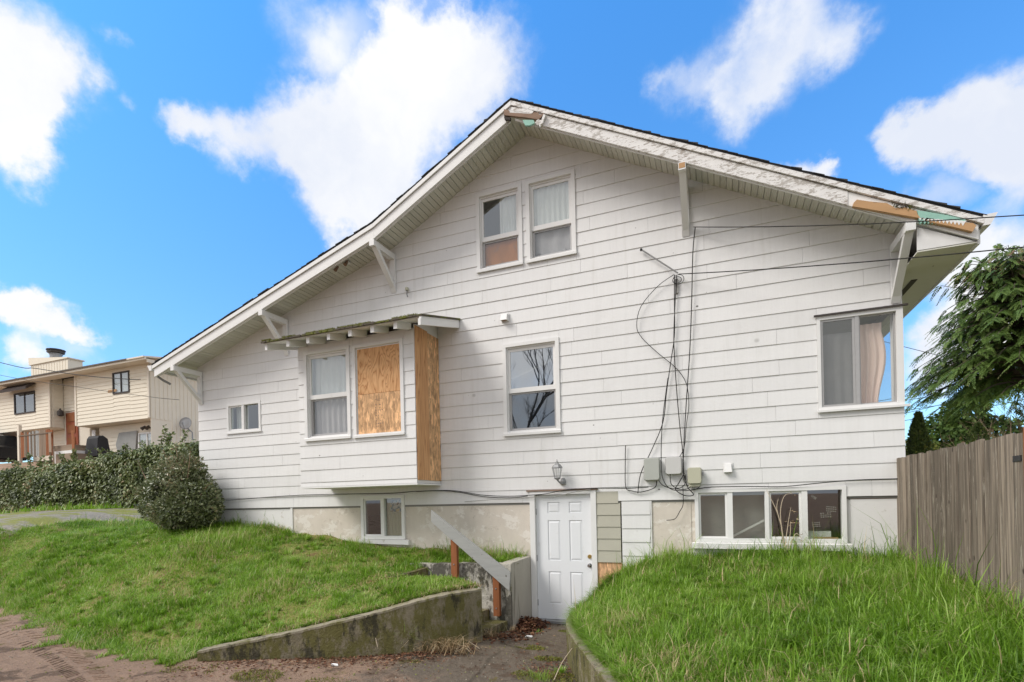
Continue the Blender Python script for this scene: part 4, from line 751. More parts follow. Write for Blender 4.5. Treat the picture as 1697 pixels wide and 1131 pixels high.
tag(MB().xz([(-5.69, 1.80), (-5.50, 1.785), (-5.43, 1.80), (-5.42, 2.0), (-5.50, 2.015), (-5.68, 2.0), (-5.70, 1.9)], 0.048, 0.052).build('picture', 'poster'), 'crumpled colourful paper taped inside the low left window', 'picture')
tag(MB().bar((0.145, 0.12, 1.37), (0.56, 0.12, 1.60), 0.02, 0.028).build('stick', 'vinyl'), 'white stick leaning behind the second basement light', 'stick')
tag(MB().box(1.07, 1.37, 0.10, 0.2, 1.31, 1.44).build('box', 'trim'), 'white box on the sill of the fourth basement light', 'box')
tag(MB().box(1.16, 1.45, 0.075, 0.095, 1.312, 1.362).build('box', 'bare_wood'), 'tan cardboard strip before the white box in the basement window', 'box')
for k, (px, py, w_, h_, an) in enumerate(((1348, 824, 8, 4, -0.6), (1369, 853, 16, 9, 0.05), (1378, 843, 15, 10, -0.1), (1351, 869, 15, 9, 0.08))):
    c = at(px, py, 0.042); s_ = 0.0085; mb = MB()
    for row in range(3):
        for q in range(5):
            if random.random() < .8:
                u0, v0 = (q / 5 - .5) * w_ * s_, (row / 3 - .5) * h_ * s_; mb.xz([(c[0] + u0 * math.cos(an) - v0 * math.sin(an), c[2] + u0 * math.sin(an) + v0 * math.cos(an)), (c[0] + (u0 + .018) * math.cos(an) - v0 * math.sin(an), c[2] + (u0 + .018) * math.sin(an) + v0 * math.cos(an)), (c[0] + (u0 + .018) * math.cos(an) - (v0 + .012) * math.sin(an), c[2] + (u0 + .018) * math.sin(an) + (v0 + .012) * math.cos(an)), (c[0] + u0 * math.cos(an) - (v0 + .012) * math.sin(an), c[2] + u0 * math.sin(an) + (v0 + .012) * math.cos(an))], 0.04, 0.0405)
    tag(mb.build('sticker', 'tarp'), ['small slanted faded sticker at the top of the fourth basement light', 'faded sticker in the middle of the fourth basement light', 'faded sticker right of the middle of the fourth basement light', 'faded sticker low left in the fourth basement light'][k], 'sticker')

# ---------------------------------------------------------------- fittings on the wall
L = thing('wall_lantern', (-2.40, -0.03, 2.2), 'dark metal coach lantern over the basement door', 'lantern'); lx, ly = -2.405, -0.17
MB().lathe((lx + 0.05, -0.022, 2.24), [(0.0, -0.05), (0.045, -0.05), (0.05, 0), (0.03, 0.05), (0, 0.06)], 10).build('wall_plate', 'galv', L)
MB().tube([(lx + 0.05, -0.03, 2.24), (lx + 0.055, -0.09, 2.20), (lx + 0.04, -0.14, 2.21), (lx, ly, 2.26)], 0.014, 6).build('arm', 'galv', L)
MB().lathe((lx, ly, 2.26), [(0.012, 0), (0.05, 0.02), (0.055, 0.035), (0.05, 0.04)], 6).build('base', 'galv', L)
MB().lathe((lx, ly, 2.30), [(0.045, 0.0), (0.075, 0.15)], 6).build('glass_body', 'glass_clear', L)
mb = MB()
for q in range(6):
    c_, s_ = math.cos(q * math.pi / 3), math.sin(q * math.pi / 3); mb.tube([(lx + 0.047 * c_, ly + 0.047 * s_, 2.30), (lx + 0.078 * c_, ly + 0.078 * s_, 2.45)], 0.005, 4)
mb.build('cage', 'galv', L)
MB().lathe((lx, ly, 2.45), [(0.09, 0), (0.088, 0.012), (0.06, 0.05), (0.025, 0.075), (0.018, 0.085), (0.022, 0.095), (0.008, 0.11), (0.005, 0.14)], 6).build('roof', 'galv', L)
def wallbox(x0, x1, z0, z1, d, mat, name, label, cat='utility box'):
    t_ = thing(name, ((x0 + x1) / 2, -0.03, z0), label, cat)
    r_ = 0.03; pts = []
    for cx_, cz_, a0 in ((x1 - r_, z1 - r_, 0), (x0 + r_, z1 - r_, 90), (x0 + r_, z0 + r_, 180), (x1 - r_, z0 + r_, 270)):
        for q in range(4): a_ = math.radians(a0 + q * 30); pts.append((cx_ + r_ * math.cos(a_), cz_ + r_ * math.sin(a_)))
    MB().xz(pts, -d * 0.55, -0.026).build('body', mat, t_)
    cxm, czm = (x0 + x1) / 2, (z0 + z1) / 2
    MB().prism([(cxm + (x - cxm) * 0.90, -d, czm + (z - czm) * 0.93) for x, z in pts], [(cxm + (x - cxm) * 0.985, -d * 0.555, czm + (z - czm) * 0.99) for x, z in pts]).build('cover', mat, t_)
    return t_
wallbox(-1.08, -0.845, 2.205, 2.545, 0.12, 'box_green_grey', 'utility_box', 'large rounded green grey utility box, leftmost of three')
wallbox(-0.77, -0.535, 2.285, 2.545, 0.10, 'box_grey', 'utility_box', 'pale grey utility box in the middle of three')
t_ = wallbox(-0.46, -0.265, 2.135, 2.375, 0.14, 'box_beige', 'utility_box', 'small beige utility box nearest the wide window')
MB().box(-0.44, -0.29, -0.11, -0.03, 2.10, 2.133).build('outlet', 'box_beige', t_); MB().box(-0.262, -0.24, -0.08, -0.05, 2.25, 2.30).build('latch', 'galv', t_)
t_ = thing('dryer_vent', (0.085, -0.03, 2.28), 'small square white vent on the siding above the wide window', 'vent')
MB().box(0.025, 0.15, -0.03, -0.023, 2.285, 2.43).build('flange', 'trim', t_); MB().hexa([(0.035, -0.085, 2.29), (0.14, -0.085, 2.29), (0.14, -0.031, 2.29), (0.035, -0.031, 2.29), (0.045, -0.05, 2.41), (0.13, -0.05, 2.41), (0.13, -0.031, 2.41), (0.045, -0.031, 2.41)]).build('hood', 'trim', t_)
t_ = thing('wall_vent', (-3.29, -0.03, 4.92), 'small white hooded box on the siding above the middle window', 'vent')
MB().box(-3.36, -3.225, -0.035, -0.022, 4.93, 5.07).build('flange', 'trim', t_); MB().hexa([(-3.35, -0.11, 4.94), (-3.235, -0.11, 4.94), (-3.235, -0.036, 4.94), (-3.35, -0.036, 4.94), (-3.345, -0.07, 5.05), (-3.24, -0.07, 5.05), (-3.24, -0.036, 5.05), (-3.345, -0.036, 5.05)]).build('hood', 'trim', t_); MB().box(-3.33, -3.255, -0.10, -0.05, 4.934, 4.939).build('opening', 'rotten_wood', t_)
t_ = thing('wall_light', (-5.17, -0.03, 5.64), 'small broken light fitting dangling on the siding', 'light')
MB().lathe((-5.17, -0.05, 5.76), [(0.03, 0), (0.035, 0.03), (0.03, 0.05), (0.0, 0.055)], 8).build('base', 'box_beige', t_); MB().tube([(-5.17, -0.05, 5.76), (-5.155, -0.07, 5.72), (-5.165, -0.06, 5.68), (-5.15, -0.06, 5.64)], 0.012, 6).build('stem', 'galv', t_)
t_ = thing('floodlight', (-6.30, -0.35, 6.3), 'pair of small dark flood lamps under the left eave', 'floodlight')
for x, z in ((-6.42, 6.24), (-6.20, 6.30)): MB().tube([(x, -0.36, z + 0.05), (x - 0.01, -0.40, z), (x - 0.015, -0.43, z - 0.04)], 0.016, 8, 0.034).build('lamp_head', 'rotten_wood', t_)
MB().box(-6.40, -6.18, -0.38, -0.30, 6.315, 6.34).build('mount', 'trim', t_)
# ---------------------------------------------------------------- cables
def smooth_pts(pts, k=4):
    P = [Vector(p) for p in pts]; r_ = []
    for i in range(len(P) - 1):
        p0, p1, p2, p3 = P[max(i - 1, 0)], P[i], P[i + 1], P[min(i + 2, len(P) - 1)]
        for q in range(k):
            t = q / k; r_.append(0.5 * ((2 * p1) + (-p0 + p2) * t + (2 * p0 - 5 * p1 + 4 * p2 - p3) * t * t + (-p0 + 3 * p1 - 3 * p2 + p3) * t ** 3))
    return r_ + [P[-1]]
def cable(pts, r_, label, mat='cable_black', y=-0.05, name='cable', cat='cable'):
    p3 = [(p[0], y, p[1]) if len(p) == 2 else p for p in pts]; return tag(MB().tube(smooth_pts(p3), r_ * 0.82, 5).build(name, mat, None, True), label, cat, 'cables on the white wall')
cable([(-9.9, 2.085), (-9.13, 2.105), (-8.55, 2.13), (-7.68, 2.15), (-6.8, 2.145), (-5.57, 2.135), (-5.06, 2.155), (-4.36, 2.135), (-3.76, 2.03), (-3.27, 2.0), (-2.96, 2.02)], 0.008, 'black cable stapled along the bottom siding board left of the door', y=-0.035)
cable([(-5.06, 2.15), (-4.36, 2.15), (-3.8, 2.06), (-3.3, 2.025), (-2.9, 2.035), (-2.64, 2.05), (-2.28, 2.105), (-1.8, 2.115), (-1.33, 2.10), (-1.02, 2.11)], 0.008, 'black cable sagging across the top of the door', y=-0.055)
cable([(-4.1, 1.95), (-3.5, 1.98), (-2.9, 2.0), (-2.5, 1.995), (-2.2, 2.06), (-1.9, 2.10)], 0.006, 'pale loose cable drooping over the door head', 'cable_grey', y=-0.06)
cable([(-0.42, 2.05), (-0.13, 2.085), (0.42, 2.075), (0.8, 2.065), (1.24, 2.10), (1.65, 2.125), (2.14, 2.125)], 0.008, 'black cable stapled above the wide window', y=-0.045)
cable([(-0.59, 5.22), (-0.82, 5.09), (-1.07, 4.83), (-1.14, 4.55), (-1.07, 4.36), (-0.84, 4.1), (-0.59, 3.85), (-0.45, 3.61), (-0.42, 3.3), (-0.46, 3.0), (-0.5, 2.67), (-0.62, 2.48), (-0.74, 2.44)], 0.0065, 'thin black cable looping out far left of the bundle', y=-0.06)
cable([(-0.58, 5.22), (-0.59, 4.83), (-0.6, 4.34), (-0.66, 3.95), (-0.73, 3.51), (-0.79, 3.07), (-0.96, 2.67), (-1.13, 2.32), (-1.18, 2.02)], 0.0085, 'black cable slanting left behind the green grey box', y=-0.05)
cable([(-0.55, 5.2), (-0.58, 4.82), (-0.61, 4.3), (-0.6, 3.85), (-0.58, 3.41), (-0.55, 2.96), (-0.52, 2.6), (-0.51, 2.16)], 0.0085, 'black cable hanging straight down the middle of the bundle', y=-0.05)
cable([(-0.28, 5.85), (-0.32, 5.48), (-0.35, 4.79), (-0.39, 4.09), (-0.45, 3.39), (-0.49, 2.87), (-0.52, 2.34), (-0.49, 2.25)], 0.009, 'long black cable dropping from the eave bracket', y=-0.055)
cable([(-0.70, 3.7), (-0.79, 3.07), (-0.82, 2.53), (-0.80, 2.22), (-0.67, 2.06), (-0.38, 2.05), (-0.29, 2.1)], 0.008, 'black cable curving under the grey box to the beige box', y=-0.125)
cable([(-0.5, 2.25), (-0.46, 2.09), (-0.38, 1.98), (-0.5, 1.97), (-0.63, 2.06), (-0.58, 2.16), (-0.5, 2.3)], 0.009, 'black cable coil below the utility boxes', y=-0.08)
cable([(-0.70, 2.29), (-0.69, 2.15), (-0.60, 2.08), (-0.50, 2.13), (-0.48, 2.28)], 0.008, 'short black loop under the grey box', y=-0.10)
cable([(-0.53, 2.12), (-0.53, 1.85), (-0.58, 1.74), (-0.65, 1.63), (-0.77, 1.61)], 0.007, 'cut black cable end hanging over the concrete', y=-0.05)
cable([(-1.35, 2.76), (-1.36, 2.47), (-1.36, 2.12), (-1.27, 2.06), (-1.13, 2.04), (-0.93, 2.1), (-0.9, 2.2)], 0.008, 'black cable rising alone left of the utility boxes', y=-0.045)
cable([(-0.86, 2.2), (-0.82, 2.14), (-0.72, 2.09), (-0.5, 2.06), (-0.40, 2.11)], 0.008, 'black cable between the two end boxes', y=-0.09)
mb = MB(); c_ = Vector((-0.545, -0.07, 5.13))
for k in range(2):
    r_ = 0.062 + 0.016 * k; mb.tube([c_ + Vector((math.cos(q * math.pi / 8) * r_ + 0.02 * k, -0.01 * k, math.sin(q * math.pi / 8) * r_ * (0.75 + .15 * k))) for q in range(17)], 0.0045, 5)
tag(mb.build('cable_coil', 'cable_black', None, True), 'small black coil of spare cable at the wall anchor', 'cable', 'cables on the white wall')
t_ = thing('service_anchor', (-0.55, -0.03, 5.2), 'thin dark rod angled off the wall above the cable bundle', 'bracket')
MB().tube([(-1.05, -0.06, 5.68), (-0.53, -0.09, 5.22)], 0.011, 6).build('rod', 'galv', t_); MB().lathe((-1.05, -0.06, 5.67), [(0.016, -0.01), (0.02, 0.01), (0.012, 0.025)], 8).build('insulator', 'black_plastic', t_); MB().box(-0.575, -0.535, -0.045, -0.02, 4.95, 5.16).build('plate', 'cable_grey', t_)
def service(p0, p1, label, r_, name='service_wire', far=9.0, dip=0.0, group='overhead wires on the right'):
    p0, p1 = Vector(p0), Vector(p1); d = p1 - p0; pts = []
    for k in range(31):
        t = far * (k / 30) ** 1.5; q = p0 + d * t; s_ = t; q.z = p0.z + d.z * s_ + dip * (s_ * s_ - s_); pts.append(q)
    return tag(MB().tube(pts, r_, 5).build(name, 'cable_black', None, True), label, 'wire', group)
service((-0.30, -0.10, 5.84), at(1697, 357, -1.03), 'upper black service wire running from the eave bracket past the gutter', 0.0062, dip=0.16)
service((-0.52, -0.10, 5.20), at(1697, 410, -1.01), 'lower black service wire running from the wall anchor past the brace', 0.007, dip=0.12)

# ---------------------------------------------------------------- retaining walls, steps, rail
def sweep_wall(name, pts, thick, mat, label, zb=-0.25):
    P = smooth_pts([(x, y, z) for x, y, z in pts], 6); fr_, bk = [], []; n = len(P)
    for i in range(n):
        t = (P[min(i + 1, n - 1)] - P[max(i - 1, 0)]); t.z = 0; t.normalize(); nr = Vector((t.y, -t.x, 0)) * thick
        fr_.append(P[i]); bk.append(P[i] + nr)
    V = []; rows = 5
    for i in range(n):
        for k in range(rows + 1):
            z = zb + (fr_[i].z - 0.012 - zb) * k / rows; j = (math.sin(i * 1.7 + k * 2.3) + random.uniform(-1, 1)) * 0.004; V.append((fr_[i].x + j, fr_[i].y + j, z))
        V.append((fr_[i].x + (bk[i].x - fr_[i].x) * 0.08, fr_[i].y + (bk[i].y - fr_[i].y) * 0.08, fr_[i].z + random.uniform(-.004, .004)))
        V.append((bk[i].x, bk[i].y, fr_[i].z + random.uniform(-.004, .004))); V.append((bk[i].x, bk[i].y, zb))
    m_ = rows + 4; F = []
    for i in range(n - 1):
        for k in range(m_ - 1): a_ = i * m_ + k; F.append((a_, a_ + 1, a_ + m_ + 1, a_ + m_))
    F.append(tuple(range(m_))); F.append(tuple((n - 1) * m_ + k for k in reversed(range(m_))))
    mb = MB(); mb.v, mb.f = V, F; o_ = tag(mb.build(name, mat), label, 'wall'); cp = MB()
    for i in range(n - 1):
        q = []
        for dz in (-0.02, 0.006):
            for s_, k in ((-0.02, i), (1.02, i), (1.02, i + 1), (-0.02, i + 1)): q.append((fr_[k].x + (bk[k].x - fr_[k].x) * s_, fr_[k].y + (bk[k].y - fr_[k].y) * s_, fr_[k].z + dz + 0.003 * math.sin(k * 2.1)))
        cp.hexa(q)
    cp.build('coping', 'coping', o_); return o_
sweep_wall('retaining_wall', WALL_L, -0.17, 'concrete_mossy', 'mossy curved concrete retaining wall holding the left lawn')
sweep_wall('retaining_wall', WALL_R, -0.16, 'concrete_mossy', 'curved concrete retaining wall edging the tall grass on the right')
ck = thing('stair_wall', (-3.0, -0.3, -0.1), 'stained concrete block wall between door and steps', 'wall')
MB().prism([(-3.00, -0.70, -0.2), (-2.935, -0.03, -0.2), (-2.935, -0.03, 1.03), (-3.00, -0.70, 1.0)], [(-3.16, -0.68, -0.2), (-3.08, -0.03, -0.2), (-3.08, -0.03, 1.035), (-3.16, -0.68, 1.005)]).build('side_face', 'concrete_clean', ck)
fw = MB(); xs = [-3.005, -3.45, -3.9, -4.3, -4.8]
for q in range(4): fw.hexa([(xs[q + 1], -0.74 + 0.015 * (q % 2), -0.2), (xs[q], -0.735, -0.2), (xs[q], -0.55, -0.2), (xs[q + 1], -0.55, -0.2), (xs[q + 1], -0.74 + 0.015 * (q % 2), 0.99 - 0.012 * q), (xs[q] , -0.735, 0.985 - 0.012 * q), (xs[q], -0.55, 0.985 - 0.012 * q), (xs[q + 1], -0.55, 0.99 - 0.012 * q)])
fw.build('front_face', 'concrete_stained', ck)
# steps
st = thing('garden_steps', (-3.8, -1.1, -0.1), 'mossy concrete steps rising left behind the retaining wall', 'steps')
for k in range(5):
    x1 = -3.07 - 0.30 * k + (-0.02 if k == 4 else 0); MB().hexa([(-4.85, -1.58, -0.2), (x1 - 0.10, -1.58, -0.2), (x1, -0.745, -0.2), (-4.85, -0.745, -0.2), (-4.85, -1.58, 0.12 + 0.165 * k), (x1 - 0.10, -1.58, 0.12 + 0.165 * k), (x1, -0.745, 0.125 + 0.165 * k), (-4.85, -0.745, 0.125 + 0.165 * k)] if k == 0 else
        [(-4.85, -1.575 + .004 * k, 0.0), (x1 - 0.10, -1.575 + .004 * k, 0.0), (x1, -0.75 - .003 * k, 0.0), (-4.85, -0.75 - .003 * k, 0.0), (-4.85, -1.575 + .004 * k, 0.12 + 0.165 * k), (x1 - 0.10, -1.575 + .004 * k, 0.12 + 0.165 * k), (x1, -0.75 - .003 * k, 0.125 + 0.165 * k), (-4.85, -0.75 - .003 * k, 0.125 + 0.165 * k)]).build('step', 'concrete_mossy', st)
MB().hexa([(-5.0, -1.57, 0.0), (-4.46, -1.57, 0.0), (-4.44, -0.752, 0.0), (-5.0, -0.752, 0.0), (-5.0, -1.57, 0.86), (-4.46, -1.57, 0.87), (-4.44, -0.752, 0.90), (-5.0, -0.752, 0.90)]).build('step', 'concrete_mossy', st)
rl = thing('handrail', (-3.6, -0.85, 0.2), 'sloping grey plank handrail on two reddish posts', 'handrail')
MB().prism([(-4.30, -0.86, 1.645), (-4.30, -0.86, 1.83), (-2.965, -0.86, 0.875), (-2.985, -0.86, 0.60)], [(-4.30, -0.82, 1.645), (-4.30, -0.82, 1.83), (-2.965, -0.82, 0.875), (-2.985, -0.82, 0.60)]).build('rail', 'grey_wood', rl)
for x, zt, zb in ((-3.93, 1.50, 0.55), (-3.22, 0.97, 0.2)):
    p_ = MB().prism([(x - 0.05, -0.818, zb), (x + 0.05, -0.818, zb), (x + 0.05, -0.818, zt - 0.06), (x - 0.05, -0.818, zt + 0.01)], [(x - 0.05, -0.745, zb), (x + 0.05, -0.745, zb), (x + 0.05, -0.745, zt - 0.06), (x - 0.05, -0.745, zt + 0.01)]).build('post', 'red_wood', rl)
    for dz in (0.12, 0.42): MB().xz([(x + 0.012 * math.cos(q * 1.047), zb + dz + 0.012 * math.sin(q * 1.047)) for q in range(6)], -0.826, -0.8185).build('bolt', 'galv', p_)
# ---------------------------------------------------------------- fence
FN = thing('wooden_fence', (2.1, -1.5, 1.0), 'weathered grey brown board fence beside the right lawn', 'fence')
y = 0.02; k = 0
while y > -3.02:
    w_ = random.uniform(0.128, 0.146); top = 2.392 + random.uniform(-0.012, 0.012); dx = random.uniform(-0.006, 0.006); tl = random.uniform(-0.004, 0.004); gp = random.choice((0.005, 0.008, 0.014))
    MB().hexa([(2.10 + dx, y - w_ + gp, 0.72), (2.10 + dx, y, 0.72), (2.119 + dx, y, 0.72), (2.119 + dx, y - w_ + gp, 0.72), (2.10 + dx, y - w_ + gp + tl, top + random.uniform(-.004, .004)), (2.10 + dx + random.uniform(-.003, .003), y + tl, top), (2.119 + dx, y + tl, top), (2.119 + dx, y - w_ + gp + tl, top)]).build('plank', 'fence', FN)
    y -= w_; k += 1
YE = y
for z in (1.15, 1.70, 2.20): MB().box(2.127, 2.165, YE, 0.1, z - 0.045, z + 0.045).build('rail', 'fence', FN)
MB().box(2.09, 2.127, 0.0245, 0.05, 0.7, 2.375).build('end_batten', 'rotten_wood', FN)
MB().hexa([(2.095, YE - 0.075, 0.7), (2.095, YE - 0.004, 0.7), (2.185, YE - 0.004, 0.7), (2.185, YE - 0.075, 0.7), (2.095, YE - 0.075, 2.40), (2.095, YE - 0.004, 2.42), (2.185, YE - 0.004, 2.42), (2.185, YE - 0.075, 2.40)]).build('post', 'red_wood', FN)
MB().box(2.088, 2.0975, YE + 0.02, YE + 0.14, 2.17, 2.215).build('hinge', 'black_plastic', FN)
for q in range(5): MB().box(2.13, 2.15, YE - 0.085 - 0.13 * (q + 1), YE - 0.09 - 0.13 * q, 0.72, 2.33 + random.uniform(-.02, .02)).build('plank', 'deck_wood', FN)
# ---------------------------------------------------------------- neighbour house on the rise
NB = thing('beige_house', (-34.5, 12.0, 4.9), 'cream split-level house with chimney on the rise behind the hedge', 'house')
def lap(name, x0, x1, y, z0, z1, par, n, mat='beige_siding', face='y'):
    mb = MB(); h = (z1 - z0) / n
    for k in range(n):
        a_, b_ = z0 + h * k, z0 + h * (k + 1)
        if face == 'y': mb.hexa([(x0, y - 0.035, a_), (x1, y - 0.035, a_), (x1, y, a_), (x0, y, a_), (x0, y - 0.012, b_), (x1, y - 0.012, b_), (x1, y, b_), (x0, y, b_)])
        else: mb.hexa([(y + 0.035, x0, a_), (y + 0.035, x1, a_), (y, x1, a_), (y, x0, a_), (y + 0.012, x0, b_), (y + 0.012, x1, b_), (y, x1, b_), (y, x0, b_)])
    return tag(mb.build(name, mat, par), None, kind='stuff')
def holes_lap(x0, x1, y, z0, z1, hol, par, hh=0.2):
    hx0, hx1, hz0, hz1 = hol; lap('siding', x0, hx0, y, z0, z1, par, int((z1 - z0) / hh)); lap('siding', hx1, x1, y, z0, z1, par, int((z1 - z0) / hh))
    lap('siding', hx0 + .002, hx1 - .002, y, z0, hz0, par, max(1, int((hz0 - z0) / hh))); lap('siding', hx0 + .002, hx1 - .002, y, hz1, z1, par, max(1, int((z1 - hz1) / hh)))
MB().box(-48, -36.62, 10.72, 19, 6.84, 9.58).build('wall', 'beige_trim', NB); MB().box(-36.615, -34.2, 11.4, 19, 4.6, 9.58).build('wall', 'beige_trim', NB)
MB().box(-34.19, -28.0, 10.72, 12.4, 6.70, 9.57).build('wall', 'beige_trim', NB); MB().box(-34.19, -28.02, 12.41, 24, 4.6, 9.57).build('wall', 'beige_trim', NB); MB().box(-33.4, -28.03, 11.4, 12.405, 4.4, 6.695).build('wall', 'beige_trim', NB)
MB().box(-40.3, -36.63, 11.6, 19, 4.4, 6.835).build('wall', 'beige_trim', NB)
def nwin(x0, x1, z0, z1, y, mat, label, par=None):
    w_ = frame4(MB(), x0, x1, z0, z1, 0.07, y - 0.07, y - 0.005).build('window', mat, NB); w_['label'] = label
    MB().box((x0 + x1) / 2 - 0.03, (x0 + x1) / 2 + 0.03, y - 0.06, y - 0.01, z0 + 0.071, z1 - 0.071).build('mullion', mat, w_)
    pane(x0 + 0.071, (x0 + x1) / 2 - 0.031, z0 + 0.071, z1 - 0.071, y - 0.03, 'glass', w_); pane((x0 + x1) / 2 + 0.031, x1 - 0.071, z0 + 0.071, z1 - 0.071, y - 0.03, 'glass', w_)
    return w_
holes_lap(-42.8, -36.62, 10.70, 6.86, 9.80, (-40.25, -38.12, 7.86, 9.15), NB); nwin(-40.25, -38.12, 7.86, 9.15, 10.70, 'dark_frame', 'upper left window under a dark awning')
MB().box(-40.2, -38.2, 10.705, 10.715, 7.9, 9.1).build('blind', 'interior', NB)
holes_lap(-34.2, -28.0, 10.70, 6.72, 9.62, (-30.92, -29.55, 8.23, 9.40), NB); nwin(-30.92, -29.55, 8.23, 9.40, 10.70, 'dark_frame', 'upper right window with pale curtains')
MB().box(-30.85, -29.6, 10.705, 10.715, 8.28, 9.36).build('blind', 'curtain_white', NB)
holes_lap(-33.35, -28.0, 11.38, 4.5, 6.69, (-31.30, -28.55, 5.05, 6.12), NB); nwin(-29.95, -28.55, 5.05, 6.12, 11.38, 'vinyl', 'lower white window'); MB().box(-31.29, -29.96, 11.34, 11.39, 5.06, 6.11).build('blind', 'interior_pale', NB); MB().box(-29.9, -28.6, 11.385, 11.395, 5.1, 6.1).build('blind', 'curtain_white', NB)
lap('siding', 10.8, 11.29, -36.61, 6.86, 9.8, NB, 15, face='x'); lap('siding', -36.6, -34.25, 11.36, 7.85, 9.8, NB, 10); lap('siding', -40.28, -36.64, 11.59, 4.6, 6.8, NB, 11)
for x in (-36.70, -34.22, -28.06): MB().box(x - 0.07, x + 0.07, 10.64, 10.70, 6.75 if x > -35 else 6.85, 9.62 if x > -35 else 9.8).build('corner_board', 'beige_trim', NB)
MB().box(-36.6, -34.25, 11.37, 11.39, 4.9, 7.84).build('entry_wall', 'beige_trim', NB)
nd = MB().box(-36.36, -35.27, 11.30, 11.36, 5.48, 7.74).build('door', 'red_door', NB)
for z in (5.75, 6.5, 7.2): MB().box(-36.18, -35.45, 11.27, 11.299, z, z + 0.5).build('door_panel', 'red_wood', nd)
# grooved panel side wall (vertical battens)
mb = MB(); mb.box(-28.0, -27.985, 10.72, 24, 4.6, 9.6)
for k in range(58): mb.box(-27.984, -27.965, 10.74 + k * 0.23, 10.74 + k * 0.23 + 0.19, 4.6 if k > 4 else 6.7, 9.55)
tag(mb.build('batten_siding', 'beige_siding', NB), kind='stuff')
# low-pitched roof, its eave toward us
def nroof(x0, x1, ye, ze, yr, zr_): return MB().prism([(x0, ye, ze), (x0, yr, zr_), (x0, yr + 0.0, zr_ - 0.22), (x0, ye, ze - 0.07)], [(x1, ye, ze), (x1, yr, zr_), (x1, yr, zr_ - 0.22), (x1, ye, ze - 0.07)])
nroof(-49, -28.6, 9.93, 9.76, 17.5, 11.1).build('roof', 'neigh_roof', NB); nroof(-28.59, -27.3, 9.93, 9.75, 17.5, 11.05).build('roof', 'beige_trim', NB); nroof(-49, -27.3, 24.9, 10.0, 17.51, 11.1).build('roof', 'neigh_roof', NB)
MB().box(-49, -27.3, 10.0, 10.09, 9.58, 9.695).build('eave_fascia', 'beige_trim', NB); MB().box(-49, -27.32, 10.095, 10.68, 9.60, 9.63).build('eave_soffit', 'beige_trim', NB)
MB().xz([(-27.29, 9.45), (-27.22, 9.45), (-27.22, 9.62), (-27.29, 9.62)], 10.1, 24.5).build('rake_board', 'beige_trim', NB)
ch = MB(); ch.box(-46.7, -42.3, 14.7, 15.6, 9.5, 12.55)
for k in range(14): ch.box(-46.65 + k * 0.315, -46.65 + k * 0.315 + 0.26, 14.675, 14.699, 10, 12.45)
ch.hexa([(-46.8, 14.6, 12.551), (-42.2, 14.6, 12.551), (-42.2, 15.7, 12.551), (-46.8, 15.7, 12.551), (-46.8, 14.6, 13.1), (-42.2, 14.6, 12.62), (-42.2, 15.7, 12.62), (-46.8, 15.7, 13.1)])
ch = ch.build('chimney', 'beige_siding', NB)
MB().lathe((-44.45, 15.1, 12.6), [(0.36, 0), (0.36, 0.55), (0.40, 0.56), (0.40, 0.62)], 12).build('flue', 'galv', ch); MB().lathe((-44.45, 15.1, 13.25), [(0.44, 0), (0.52, 0.03), (0.52, 0.12), (0.50, 0.18), (0.56, 0.19), (0.56, 0.26)], 12).build('flue_cap', 'dark_frame', ch)
MB().lathe((-40.0, 15.0, 10.7), [(0.07, 0), (0.07, 0.45), (0.1, 0.5), (0.02, 0.6)], 8).build('roof_vent', 'white_scrap', NB); MB().lathe((-33.5, 14.0, 10.6), [(0.05, 0), (0.05, 0.5)], 6).build('roof_vent', 'galv', NB)
MB().prism([(-40.78, 10.66, 9.66), (-40.78, 10.15, 9.30), (-40.78, 10.15, 9.14), (-40.78, 10.64, 9.55)], [(-38.0, 10.66, 9.66), (-38.0, 10.15, 9.30), (-38.0, 10.15, 9.14), (-38.0, 10.64, 9.55)]).build('awning', 'awning_cloth', NB)
nl = MB().lathe((-36.3, 11.0, 7.5), [(0.05, 0), (0.16, 0.05), (0.16, 0.3), (0.05, 0.4)], 8); nl.tube([(-36.6, 11.0, 7.75), (-36.3, 11.0, 7.95)], 0.04, 5); nl.build('porch_lamp', 'dark_frame', NB)
nl = MB(); nl.tube([(-28.9, 11.36, 6.35), (-29.0, 11.2, 6.35)], 0.05, 6)
for dx in (-0.13, 0.13): nl.tube([(-29.0 + dx, 11.2, 6.42), (-29.0 + dx * 1.6, 11.02, 6.25)], 0.05, 8, 0.10)
nl.build('flood_lamp', 'dark_frame', NB)
MB().box(-33.95, -33.65, 11.30, 11.345, 5.85, 6.55).build('number_board', 'white_scrap', NB)
MB().box(-31.35, -30.62, 10.655, 10.664, 8.37, 8.50).build('bare_board', 'bare_wood', NB)
tp = MB(); tp.prism([(-31.45, 11.25, 6.22), (-31.75, 11.25, 5.6), (-31.5, 11.25, 4.7), (-30.2, 11.25, 4.7), (-29.95, 11.25, 6.25)], [(-31.4, 11.3, 6.22), (-31.7, 11.3, 5.6), (-31.45, 11.3, 4.7), (-30.2, 11.3, 4.7), (-29.95, 11.3, 6.25)]); tag(tp.build('tarp', 'tarp'), 'grey cloth hung over the lower sliding door of the cream house', 'tarp')
